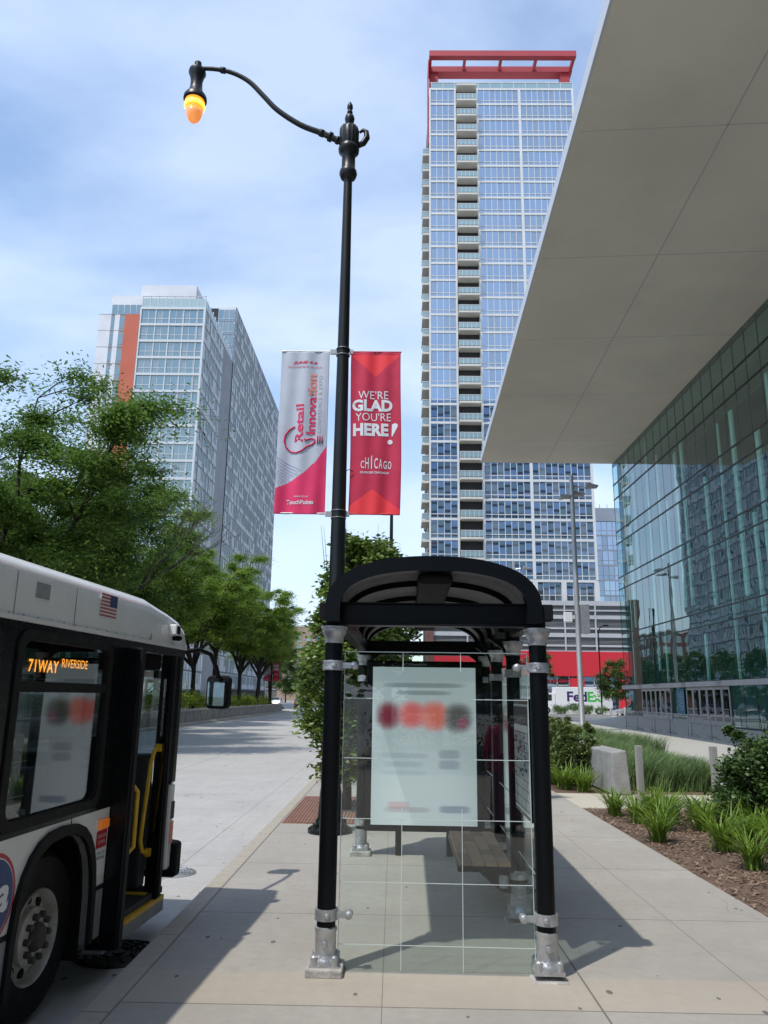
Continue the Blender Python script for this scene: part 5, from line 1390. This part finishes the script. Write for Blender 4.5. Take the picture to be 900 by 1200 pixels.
b = MB(); b.box(-.13, .13, -.08, 4.1, 2.62, 2.70); b.build('light_box', 'black_matt', rf, bevel=.03)
for sx in (-1, 1):   # gutter ends at the eaves
    b = MB(); b.box(sx * .78 - .05, sx * .78 + .03, -.15, 4.1, 2.36, 2.43); b.box(sx * .80 - .04, sx * .80 + .035, -.19, -.05, 2.345, 2.46)
    b.build('gutter', 'black_matt', sh, bevel=.008)
# curved knee brackets at each frame line
for (x, y) in posts:
    sg = 1 if x < 0 else -1
    b = MB(); pts = [(x + sg * .05, y, 2.28), (x + sg * .10, y, 2.33), (x + sg * .2, y, 2.40)]
    b.prism([(x + sg * .05, 2.12), (x + sg * .10, 2.24), (x + sg * .22, 2.325), (x + sg * .05, 2.325)], y - .02, y + .02, 'y') if y > 0.5 else b.lathe([(.03, 0), (.03, .01)], (x, y, 2.3), 6)
    b.build('bracket', 'cast_silver' if False else 'black_paint', sh)
# advertising box at the far end
ad = MB().box(-.71, .71, 3.90, 4.08, .27, 2.235).build('advert_box', 'black_paint', sh, bevel=.02)
po = MB().box(-.625, .625, -.006, .0, 0, 1.815).build('poster', 'poster_print', ad, loc=(-.005, 3.893, .345))
MB().box(-.66, .66, 3.882, 3.899, 2.163, 2.215).build('header_strip', 'black_matt', ad)
def af(u, v, n): return (u, 3.880 - n, v)
text('lettering', 'JCDecaux', af, (-.12, 2.19, .30, .035), 'ink_grey', ad, bold=.01)
for x in (-.3, .3): MB().tube([(x, 3.99, 0), (x, 3.99, .28)], .04, 8).build('leg', 'black_matt', ad)
# bench
bx0, bx1, by0, by1 = .24, .70, 1.25, 2.85
bn = MB().box(bx0 - .015, bx1, by0, by1, .385, .425).build('bench', 'black_paint', sh, bevel=.01)
b = MB(); nrow = 4; k = 0
for r in range(nrow):
    ya = by0 + .02
    while ya < by1 - .06:
        ln = random.choice((.27, .33, .4)); yb = min(ya + ln, by1 - .01)
        xa = bx0 + r * (bx1 - bx0 - .02) / nrow; xb = xa + (bx1 - bx0 - .02) / nrow - .006
        b.m(random.choice((0, 0, 1))).box(xa, xb, ya, yb - .006, .426, .462 - random.random() * .004); ya = yb
b.build('seat', ['bench_wood', 'bench_wood_dark'], bn, bevel=.004)
for y in (by0 + .12, by1 - .15):
    b = MB(); b.prism([(.70, .20), (.70, .38), (.40, .38), (.46, .33), (.60, .22)], y - .03, y + .03, 'y'); b.build('support', 'cast_silver' if False else 'black_paint', bn)
    MB().lathe([(.05, -.05), (.055, 0), (.05, .05)], (.62, y, .30), 14).build('support_clamp', 'cast_silver', bn)
# route map on the side glass
mpn = MB().box(SX - .035, SX - .012, .28, 1.12, .92, 1.80).build('map_case', 'black_paint', sh)
MB().box(SX - .040, SX - .036, .31, 1.09, .95, 1.76).build('map_sheet', 'paper', mpn)
b = MB()
for k in range(11): b.box(SX - .043, SX - .041, .33 + k * .07, .334 + k * .07, .97, 1.55)
for k in range(9): b.box(SX - .043, SX - .041, .33, 1.07, .98 + k * .07, .984 + k * .07)
b.box(SX - .043, SX - .041, .33, 1.07, 1.60, 1.74)
for k in range(26):
    y, z = random.uniform(.35, 1.0), random.uniform(1.2, 1.5); b.box(SX - .0455, SX - .0435, y, y + random.uniform(.02, .09), z, z + .02)
b.build('map_print', 'ink', mpn)
MB().box(SX - .03, SX - .01, 1.44, 1.50, .12, 2.12).build('pale_strip', 'etched_line', sh)  # pale opaque upright strip added just inside the side glass

# ------------------------------------------------------------------ the bus
BRZ = R(-4.07)
bus = empty('city_bus', (-2.382, .169, 0), BRZ, 'white and black city bus at the kerb with its front door open', 'bus')
YB, YF, BWd = -4.8, 6.88, 2.5
GZ = .2
def archpts(yc, hw, zt, n=14):
    o = []
    for k in range(n + 1):
        a = math.pi * k / n; c, s = math.cos(a), math.sin(a)
        o.append((yc - hw * math.copysign(abs(c) ** .75, c), .2 + (zt - .2) * abs(s) ** .62))
    return o
AC = 4.89
for xs, side in ((0.0, 1), (-BWd, -1)):
    xa, xb = (xs - .04, xs) if side > 0 else (xs, xs + .04)
    y_end = 5.57 if side > 0 else YF
    poly = [(YB, 1.03), (YB, GZ)] + archpts(-1.6, .5, .95) + archpts(AC, .47, .94) + [(y_end, GZ), (y_end, 1.03)]
    p = MB().prism(poly, xa, xb, 'x').build('side_panel', 'bus_white', bus)
    if side > 0:
        g = MB()
        # grey skirt below the trim line, standing 3 mm proud
        g.m(0).box(0.001, .004, YB, -2.15, GZ, .50); g.box(.001, .004, -1.05, 4.38, GZ, .50); g.box(.001, .004, 5.405, 5.565, GZ, .50)
        g.m(1).box(0.001, .008, -1.05, 4.38, .505, .53); g.box(.001, .008, 5.405, 5.565, .505, .53)
        g.m(1).box(.0005, .003, 5.0, 5.006, .955, 1.03)
        g.build('skirt', ['bus_grey', 'rubber'], p)
# wheel arch trims and wheels
for yc, hw, zt, lab in ((AC, .47, .94, 0), (-1.6, .5, .95, 1)):
    b = MB(); outer = archpts(yc, hw + .055, zt + .06); inner = archpts(yc, hw, zt); n = len(outer)
    vs = [(x, p[0], p[1]) for x in (-.06, .028) for r in (outer, inner) for p in r]
    fs = []
    for i in range(n - 1): fs += [(i, i + 1, n + i + 1, n + i), (2 * n + i + 1, 2 * n + i, 3 * n + i, 3 * n + i + 1), (i + 1, i, 2 * n + i, 2 * n + i + 1), (n + i, n + i + 1, 3 * n + i + 1, 3 * n + i)]
    b.add(vs, fs); b.build('wheel_arch', 'rubber', bus, smooth='auto')
    b = MB(); b.prism(archpts(yc, hw + .02, zt + .01), -.62, -.60, 'x'); b.box(-.6, -.05, yc - hw - .03, yc - hw - .01, .1, zt); b.box(-.6, -.05, yc + hw + .01, yc + hw + .03, .1, zt); b.build('wheel_well', 'black_matt', bus)
    cz = .36; cy = yc + .05
    for xw in (-.26, -BWd + .26):
        sgn = 1 if xw > -1 else -1
        wl = MB().lathe([(.255, -.14), (.44, -.14), (.475, -.10), (.475, .10), (.445, .135), (.28, .14), (.26, .12), (.255, -.12)], (xw, cy, cz), 40, 'x', cap=False).build('wheel', 'rubber', bus, smooth='auto')
        b = MB(); s = sgn
        b.m(0).lathe([(.268, s * .13), (.262, s * .142), (.253, s * .12), (.245, s * .055), (.16, s * .075)], (xw, cy, cz), 36, 'x', cap=False)
        b.lathe([(.16, s * .06), (.165, s * .12), (.15, s * .135), (.085, s * .135), (.08, s * .06)], (xw, cy, cz), 30, 'x', cap=False)
        b.m(1).lathe([(.082, s * .06), (.082, s * .15), (.06, s * .18), (.0, s * .185)], (xw, cy, cz), 20, 'x')
        for k in range(10):
            a = 2 * math.pi * k / 10; b.lathe([(.021, s * .13), (.02, s * .165), (.01, s * .172)], (xw, cy + .123 * math.cos(a), cz + .123 * math.sin(a)), 8, 'x')
            a += .31; b.m(2).lathe([(.028, s * .050), (.028, s * .076)], (xw, cy + .203 * math.cos(a), cz + .203 * math.sin(a)), 12, 'x'); b.m(1)
        b.build('rim', ['rim', 'hub_dirt', 'black_matt'], wl, smooth='auto')
# black window band with openings
wins = [(-4.3, -3.05), (-2.9, -1.65), (-1.5, -.25), (-.1, 1.15), (1.3, 2.55), (2.7, 3.95), (4.16, 5.34)]
WB, WT = 1.13, 2.12
def band(xa, xb, openings, y0, y1, zb=1.031, zt=2.235, wb=WB, wt=WT):
    b = MB(); b.box(xa, xb, y0, y1, zb, wb); b.box(xa, xb, y0, y1, wt, zt); ys = [y0] + [q for o_ in openings for q in o_] + [y1]
    for i in range(0, len(ys), 2):
        if ys[i + 1] > ys[i]: b.box(xa, xb, ys[i], ys[i + 1], wb, wt)
    return b
WB = 1.02
band(-.04, -.002, wins, YB, 5.57, 1.0305 - .05, 2.235, 1.02, WT).build('window_band', 'bus_black', bus) if False else None
b = MB(); b.box(-.04, .003, YB, 5.57, 1.025, 1.10); b.box(-.04, .003, YB, 6.9, WT, 2.188)
ys = [YB] + [q for o_ in wins for q in o_] + [5.60]
for i in range(0, len(ys), 2): b.box(-.04, .003, ys[i], ys[i + 1], 1.10, WT)
b.build('window_band', 'bus_black', bus)
def rrect(y0, y1, z0, z1, r, n=5):
    o = []
    for cy, cz, a0 in ((y1 - r, z1 - r, 0), (y0 + r, z1 - r, 90), (y0 + r, z0 + r, 180), (y1 - r, z0 + r, 270)):
        for k in range(n + 1): a = R(a0 + 90 * k / n); o.append((cy + r * math.cos(a), cz + r * math.sin(a)))
    return o
for (a, c) in wins:
    w_ = MB(); w_.box(-.028, -.022, a, c, 1.08, WT); wo = w_.build('window', 'bus_glass', bus)
    f = MB(); out = rrect(a - .03, c + .03, 1.055, WT + .03, .11); inn = rrect(a + .035, c - .035, 1.11, WT - .03, .08); n = len(out)
    vs = [(x, p[0], p[1]) for x in (-.03, .014) for r in (out, inn) for p in r]; fs = []
    for i in range(n):
        j = (i + 1) % n; fs += [(i, j, n + j, n + i), (2 * n + j, 2 * n + i, 3 * n + i, 3 * n + j), (j, i, 2 * n + i, 2 * n + j), (n + i, n + j, 3 * n + j, 3 * n + i)]
    f.add(vs, fs); f.box(-.035, .004, a + .03, c - .03, 1.80, 1.86)
    f.build('window_frame', 'rubber', wo, smooth='auto')
# left side windows band (seen through the open door and windows)
b = MB(); lw2 = [(-4.3, -3.05), (-2.9, -1.65), (-1.5, -.25), (-.1, 1.15), (1.3, 2.55), (2.7, 3.95), (4.16, 5.3), (5.5, 6.7)]
ys = [YB] + [q for o_ in lw2 for q in o_] + [YF]
b.box(-BWd - .003, -BWd + .04, YB, YF, .99, 1.10); b.box(-BWd - .003, -BWd + .04, YB, YF, 2.05, 2.238)
for i in range(0, len(ys), 2): b.box(-BWd - .003, -BWd + .04, ys[i], ys[i + 1], 1.10, 2.05)
b.build('window_band', 'bus_black', bus)
for a, c in lw2: MB().box(-BWd + .015, -BWd + .02, a, c, 1.10, 2.05).build('window', 'bus_glass_clear', bus)
# roof loft
def sec(h):   # cross-section from right edge over the top to the left edge
    r = [(0, 0), (.002, .2 * h), (-.008, .25 * h), (-.03, .285 * h), (-.08, .315 * h), (-.2, .35 * h), (-.5, .39 * h), (-1.25, .42 * h)]
    return r + [(-BWd - x, z) for x, z in reversed(r[:-1])]
b = MB(); stations = [(YB, 1.0), (5.1, 1.0), (6.04, 1.0), (6.09, .98), (6.45, .86), (6.74, .72), (6.85, .56), (6.90, .30), (6.91, .02)]
secs = [[(x, y, 2.19 + z * 1.12) for x, z in sec(h)] for y, h in stations]; n = len(secs[0])
vs = [p for s in secs for p in s]
fs = [(i * n + j, i * n + j + 1, (i + 1) * n + j + 1, (i + 1) * n + j) for i in range(len(secs) - 1) for j in range(n - 1)] + [tuple(range(n)), tuple((len(secs) - 1) * n + j for j in range(n - 1, -1, -1))]
b.add(vs, fs); rf = b.build('roof', 'bus_white', bus, smooth='auto')
b = MB(); b.box(.0015, .006, 6.055, 6.062, 2.22, 2.27); b.build('panel_seam', 'bus_grey', rf)
b = MB(); b.box(-.01, .016, YB, 6.9, 2.186, 2.214); b.build('drip_rail', 'bus_white', rf)
b = MB()
for y in (-3.2, -1.7, -.2, 1.3, 2.8, 4.05, 4.75): b.box(.0015, .0045, y, y + .006, 2.215, 2.46)
b.build('panel_seam', 'bus_grey', rf)
b = MB()
for k in range(64): b.lathe([(.006, 0), (.004, .003)], (.002, -3.9 + k * .155, 2.222), 6, 'x')
b.build('rivet_row', 'bus_grey', rf)
MB().box(.002, .008, 4.26, 4.41, 2.335, 2.425).build('vent_grille', 'bus_grey', rf)
# flag
fl = MB(); fl.box(.004, .0055, 5.10, 5.36, 2.318, 2.474); flo = fl.build('flag_decal', 'flag_white', rf)
b = MB()
for k in range(7): b.box(.006, .007, 5.10, 5.36, 2.318 + k * .024, 2.330 + k * .024)
b.build('stripes', 'flag_red', flo)
MB().box(.0075, .0085, 5.245, 5.36, 2.39, 2.474).build('canton', 'flag_blue', flo)
# marker light cluster and camera
MB().box(.0, .07, 6.44, 6.54, 2.29, 2.38).build('side_camera', 'white', rf, bevel=.01)
MB().box(.07, .075, 6.455, 6.525, 2.30, 2.365).build('camera_lens', 'black_matt', rf)
MB().box(.0, .03, 6.585, 6.635, 2.315, 2.355).build('marker_light', 'orange_lens', rf)
MB().lathe([(.02, 0), (.025, .06), (.01, .08)], (0, 6.56, 2.27), 10, 'x').build('speaker', 'black_matt', rf)
# front end
b = MB(); b.box(-BWd, -.0, 6.84, 6.90, .35, 1.05); b.box(-BWd, -2.3, 6.84, 6.90, 1.05, 2.24); b.build('front_panel', 'bus_white', bus, bevel=.03)
b = MB(); b.box(-2.3, -.16, 6.85, 6.88, 1.05, 2.24); b.build('windshield', 'bus_glass_clear', bus)
b = MB(); b.box(-.16, .0, 6.80, 6.91, 1.05, 2.188); b.build('front_pillar', 'bus_black', bus, bevel=.02)
b = MB(); b.box(-.16, .0, 6.80, 6.91, .36, 1.045); cp_ = b.build('front_corner', 'bus_white', bus, bevel=.02)
MB().box(.001, .004, 6.83, 6.91, .56, .74).build('sticker', 'salmon_ink', cp_)
MB().box(.001, .004, 6.83, 6.91, .76, .9).build('sticker', 'ink', cp_)
b = MB(); b.prism([(-2.55, 6.88), (-2.52, 7.12), (-.12, 7.14), (.05, 7.05), (.05, 6.9)], .28, .56, 'z'); b.build('front_bumper', 'black_matt', bus, bevel=.03)
b = MB(); b.box(-BWd, 0, YB - .03, YB, .3, 2.24); b.build('rear_panel', 'bus_white', bus)
# floor, ceiling and fittings inside
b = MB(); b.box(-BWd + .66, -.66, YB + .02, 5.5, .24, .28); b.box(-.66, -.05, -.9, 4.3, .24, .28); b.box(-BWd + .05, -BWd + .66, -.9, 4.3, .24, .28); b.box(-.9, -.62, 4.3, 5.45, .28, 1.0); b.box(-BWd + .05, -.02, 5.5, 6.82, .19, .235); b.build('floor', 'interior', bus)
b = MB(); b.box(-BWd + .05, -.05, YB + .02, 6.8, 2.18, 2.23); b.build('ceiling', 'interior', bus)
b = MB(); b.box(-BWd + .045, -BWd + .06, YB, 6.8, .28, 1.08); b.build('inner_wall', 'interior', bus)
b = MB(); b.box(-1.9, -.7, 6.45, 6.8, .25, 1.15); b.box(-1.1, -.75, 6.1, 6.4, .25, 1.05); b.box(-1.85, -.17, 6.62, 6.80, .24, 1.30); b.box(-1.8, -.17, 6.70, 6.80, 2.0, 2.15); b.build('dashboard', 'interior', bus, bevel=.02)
MB().box(-1.12, -.85, 5.98, 6.25, .25, 1.22).build('fare_box', 'hotel_grey', bus, bevel=.02)
b = MB(); b.box(-2.2, -1.65, 5.35, 5.85, .3, .75); b.box(-2.2, -1.65, 5.25, 5.4, .75, 1.35); b.build('driver_seat', 'seat_blue', bus, bevel=.05)
for (xx, yy) in ((-.5, 4.4), (-.5, 3.6), (-.5, 2.8), (-2.0, 4.4), (-2.0, 3.6), (-2.0, 2.8)):
    b = MB(); b.box(xx - .4, xx + .38, yy - .2, yy + .22, .68, .78); b.box(xx - .4, xx + .38, yy - .26, yy - .18, .78, 1.30); b.box(xx - .1, xx + .1, yy - .1, yy + .1, .28, .68); b.build('seat', 'seat_blue', bus, bevel=.02)
for (x, y) in ((-.85, 5.45), (-.75, 3.2), (-1.75, 3.2)): MB().tube([(x, y, .25), (x, y, 2.18)], .018, 8).build('stanchion', 'steel', bus)
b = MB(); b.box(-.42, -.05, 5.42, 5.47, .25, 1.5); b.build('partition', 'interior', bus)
# destination sign behind the first window
sgn = MB().box(-.16, -.10, 4.22, 5.30, 1.86, 2.10).build('route_sign', 'screen', bus)
def sf_(u, v, n): return (-.098 + n, u, v)
text('lettering', '71WAY', sf_, (4.63, 1.955, .36, .075), 'led', sgn, bold=.02, spacing=1.1)
text('lettering', 'RIVERSIDE', sf_, (5.03, 1.985, .36, .055), 'led', sgn, bold=.0)
b = MB(); b.box(-.1, -.096, 4.26, 4.9, 1.873, 1.882); b.build('sign_trim', 'paper', sgn)
# open door leaves with yellow rails
for (y, lab, x1) in ((5.58, 'rear', .13), (6.60, 'front', .015)):
    b = MB(); b.box(-.10, x1, y, y + .045, .10 if lab == 'rear' else .18, 2.13)
    lf = b.build('door_leaf', 'bus_black', bus, bevel=.012)
    if lab == 'front': MB().box(-.06, x1 - .03, y - .004, y + .049, .7, 2.05).build('leaf_glass', 'bus_glass', lf)
    b = MB(); b.box(x1 - .004, x1 + .014, y - .004, y + .05, .12 if lab == 'rear' else .2, 2.12); b.build('edge_seal', 'rubber', lf)
b = MB(); b.box(-.32, -.26, 5.66, 5.7, .25, 2.1); b.build('door_post', 'bus_black', bus)
b = MB(); b.tube([(-.06, 6.56, 1.36), (-.06, 6.50, 1.34), (-.07, 6.47, 1.25), (-.11, 6.47, .65), (-.10, 6.50, .56), (-.09, 6.57, .54)], .017, 10)
b.box(-.085, -.035, 6.555, 6.602, 1.33, 1.39); b.box(-.10, -.06, 6.555, 6.602, .51, .57); b.build('grab_rail', 'yellow', bus, smooth='auto')
b = MB(); b.tube([(.0, 5.63, 1.20), (.06, 5.72, 1.19), (.10, 5.80, 1.1), (.10, 5.80, .72), (.06, 5.72, .66), (.0, 5.63, .64)], .017, 10); b.build('grab_rail', 'yellow', bus, smooth='auto')
b = MB(); b.box(-.12, .012, 5.58, 6.78, .150, .185); b.build('door_sill', 'yellow', bus); 
b = MB(); b.box(-.14, .004, 5.64, 6.8, .06, .148); b.build('sill_skirt', 'bus_grey', bus)
b = MB(); b.box(-1.1, -.05, 5.7, 5.76, .236, .245); b.box(-1.1, -.05, 6.5, 6.56, .236, .245); b.build('floor_edge', 'yellow', bus)
# stickers beside the door
def bf(u, v, n): return (.004 + n, u, v)
st = MB().box(0, .02, 5.405, 5.545, .895, .955).build('marker_light', 'orange_lens', bus, bevel=.005)
st = MB().box(.0005, .003, 5.395, 5.55, .775, .885).build('sticker', 'logo_red', bus)
text('lettering', 'CAUTION', bf, (5.47, .85, .12, .022), 'white', st); text('lettering', 'STOPS', bf, (5.47, .81, .10, .022), 'white', st)
st = MB().box(.0005, .003, 5.395, 5.55, .60, .765).build('sticker', 'white', bus)
text('lettering', 'OPEN THE', bf, (5.47, .74, .12, .018), 'ink', st); text('lettering', 'MOVING', bf, (5.47, .71, .12, .022), 'ink', st)
# round operator badge
b = MB(); b.lathe([(.235, 0), (.235, .003), (0, .003)], (.0008, 4.17, .735), 48, 'x'); lg = b.build('round_logo', 'logo_red', bus)
MB().lathe([(.212, 0), (.212, .002), (0, .002)], (.0045, 4.17, .735), 48, 'x').build('logo_ring', 'white', lg)
MB().lathe([(.205, 0), (.205, .002), (0, .002)], (.0070, 4.17, .735), 48, 'x').build('logo_disc', 'logo_blue', lg)
def lf_(u, v, n): return (.0095 + n, u, v)
text('lettering', 'cta', lf_, (4.17, .745, .33, .17), 'white', lg, bold=.035, shear=.2)
# mirror arm and mirror
b = MB(); b.tube([(-.10, 6.93, 2.16), (-.02, 7.35, 2.22), (.02, 7.60, 2.19), (.04, 7.78, 2.05), (.04, 7.84, 1.98)], .022, 8); mr = b.build('mirror_arm', 'black_matt', bus, smooth=True)
b = MB(); b.prism([(p[0], p[1]) for p in rrect(-.08, .16, 1.66, 1.99, .05)], 7.84, 7.95, 'y'); mh = b.build('side_mirror', 'black_matt', mr, bevel=.015)
M['mirror'] = mat('mirror', (.8, .8, .8), .02, 1.0)
MB().prism([(p[0], p[1]) for p in rrect(-.06, .14, 1.69, 1.96, .04)], 7.828, 7.838, 'y').build('mirror_glass', 'mirror', mh)

# ------------------------------------------------------------------ person beside the viewer, mirrored in the shelter's front glass
def person():
    rt = bpy.data.meshes.new('person')
    J = {'pel': (0, 0, .92, .125, .095), 'wai': (0, 0, 1.08, .115, .085), 'che': (0, .0, 1.27, .145, .095), 'nk0': (0, .0, 1.42, .07, .06), 'nk': (0, 0, 1.47, .047, .047),
         'h1': (0, -.015, 1.535, .06, .068), 'h2': (0, -.01, 1.60, .075, .088), 'h3': (0, .0, 1.66, .055, .065)}
    ks = list(J); E_ = [(ks[i], ks[i + 1]) for i in range(len(ks) - 1)]
    for s in (-1, 1):
        n_ = 'L' if s < 0 else 'R'
        J.update({n_ + 'sh': (s * .17, 0, 1.385, .055, .055), n_ + 'el': (s * .225, .02, 1.12, .042, .042), n_ + 'wr': (s * .19 if s < 0 else s * .235, -.10, .92, .026, .026), n_ + 'hd': (s * .18 if s < 0 else s * .235, -.14, .86, .034, .02)})
        J.update({n_ + 'hp': (s * .085, 0, .86, .09, .09), n_ + 'kn': (s * .09, -.01, .48, .058, .058), n_ + 'an': (s * .09, .015, .09, .036, .036), n_ + 'ft': (s * .10, -.12, .035, .038, .028)})
        E_ += [('che', n_ + 'sh'), (n_ + 'sh', n_ + 'el'), (n_ + 'el', n_ + 'wr'), (n_ + 'wr', n_ + 'hd'), ('pel', n_ + 'hp'), (n_ + 'hp', n_ + 'kn'), (n_ + 'kn', n_ + 'an'), (n_ + 'an', n_ + 'ft')]
        for f in range(5):
            a = (f - 1.5) * .012; nm = n_ + 'f%d' % f
            if f < 4:
                J[nm] = (J[n_ + 'hd'][0] + a, -.155, .82, .008, .008); J[nm + 'b'] = (J[n_ + 'hd'][0] + a, -.15, .785 + abs(f - 1.3) * .006, .006, .006); E_ += [(n_ + 'hd', nm), (nm, nm + 'b')]
            else:
                J[nm] = (J[n_ + 'hd'][0] - s * .035, -.165, .845, .009, .009); E_ += [(n_ + 'hd', nm)]
    ks = list(J); idx = {k: i for i, k in enumerate(ks)}
    rt.from_pydata([J[k][:3] for k in ks], [(idx[a], idx[b_]) for a, b_ in E_], [])
    o = bpy.data.objects.new('person', rt); col.objects.link(o); rt.materials.append(M['skin'])
    sk = o.modifiers.new('skin', 'SKIN'); sk.use_smooth_shade = True
    for k, v in zip(ks, rt.skin_vertices[0].data): v.radius = J[k][3:5]; v.use_root = (k == 'pel')
    ss = o.modifiers.new('sub', 'SUBSURF'); ss.levels = 2; ss.render_levels = 2
    o.location = (1.36, -.05, 0); o.rotation_euler.z = math.pi + .25
    tag(o, 'person in magenta jacket and long plum skirt, mirrored in the shelter front glass', 'person')
    n = 28
    def garment(prof, name, m_, fold=0.0, openf=False):
        b = MB(); vs = []; k = len(prof)
        for (rx, ry, z, oy) in prof:
            for j in range(n):
                a = 2 * math.pi * j / n; f = 1 + fold * math.sin(a * 7) * (1 - z)
                vs.append((rx * f * math.cos(a), oy + ry * f * math.sin(a), z))
        fs = [(i * n + j, i * n + (j + 1) % n, (i + 1) * n + (j + 1) % n, (i + 1) * n + j) for i in range(k - 1) for j in range(n) if not (openf and j in (20, 21))]
        b.add(vs, fs); return b.build(name, m_, o, smooth=True)
    garment([(.22, .2, .10, 0), (.205, .19, .3, 0), (.19, .17, .6, 0), (.178, .15, .85, 0), (.145, .12, 1.05, 0)], 'skirt', 'skirt_plum', .05)
    garment([(.15, .12, 1.0, 0), (.155, .12, 1.15, 0), (.175, .125, 1.3, 0), (.12, .10, 1.40, 0), (.06, .06, 1.45, 0)], 'top', 'top_mauve')
    garment([(.205, .175, .80, .01), (.19, .155, .95, .01), (.172, .14, 1.1, .01), (.19, .14, 1.28, .01), (.18, .125, 1.37, .01), (.09, .085, 1.44, .01)], 'jacket', 'jacket_magenta', .0, True)
    for s in (-1, 1):
        b = MB(); q = -.19 if s < 0 else .235
        b.tube([(s * .15, .0, 1.385), (s * .2, .01, 1.28), (s * .228, .02, 1.12), (q, -.09, .945)], [.068, .068, .06, .046], 12); b.build('sleeve', 'jacket_magenta', o, smooth=True)
        b = MB(); b.tube([(s * .1, .06, .05), (s * .10, -.02, .05), (s * .10, -.15, .035)], [.045, .05, .038], 10); b.build('shoe', 'black_matt', o, smooth=True)
    b = MB(); b.lathe([(.02, 1.50), (.075, 1.47), (.098, 1.55), (.10, 1.63), (.085, 1.69), (.05, 1.725), (.0, 1.735)], (0, .022, 0), 20); b.build('hair', 'hair', o, smooth=True)
    b = MB()
    for s in (-1, 1): b.lathe([(0, -.006), (.008, -.004), (.009, .004)], (s * .028, -.094, 1.605), 8, 'y')
    b.build('eyes', 'ink', o)
    b = MB(); b.add([(-.011, -.088, 1.565), (.011, -.088, 1.565), (0, -.088, 1.608), (0, -.114, 1.57)], [(0, 1, 3), (1, 2, 3), (2, 0, 3)]); b.build('nose', 'skin', o)
    b = MB(); b.tube([(-.02, -.088, 1.54), (0, -.094, 1.538), (.02, -.088, 1.54)], .005, 6); b.build('mouth', 'logo_red', o)
person()
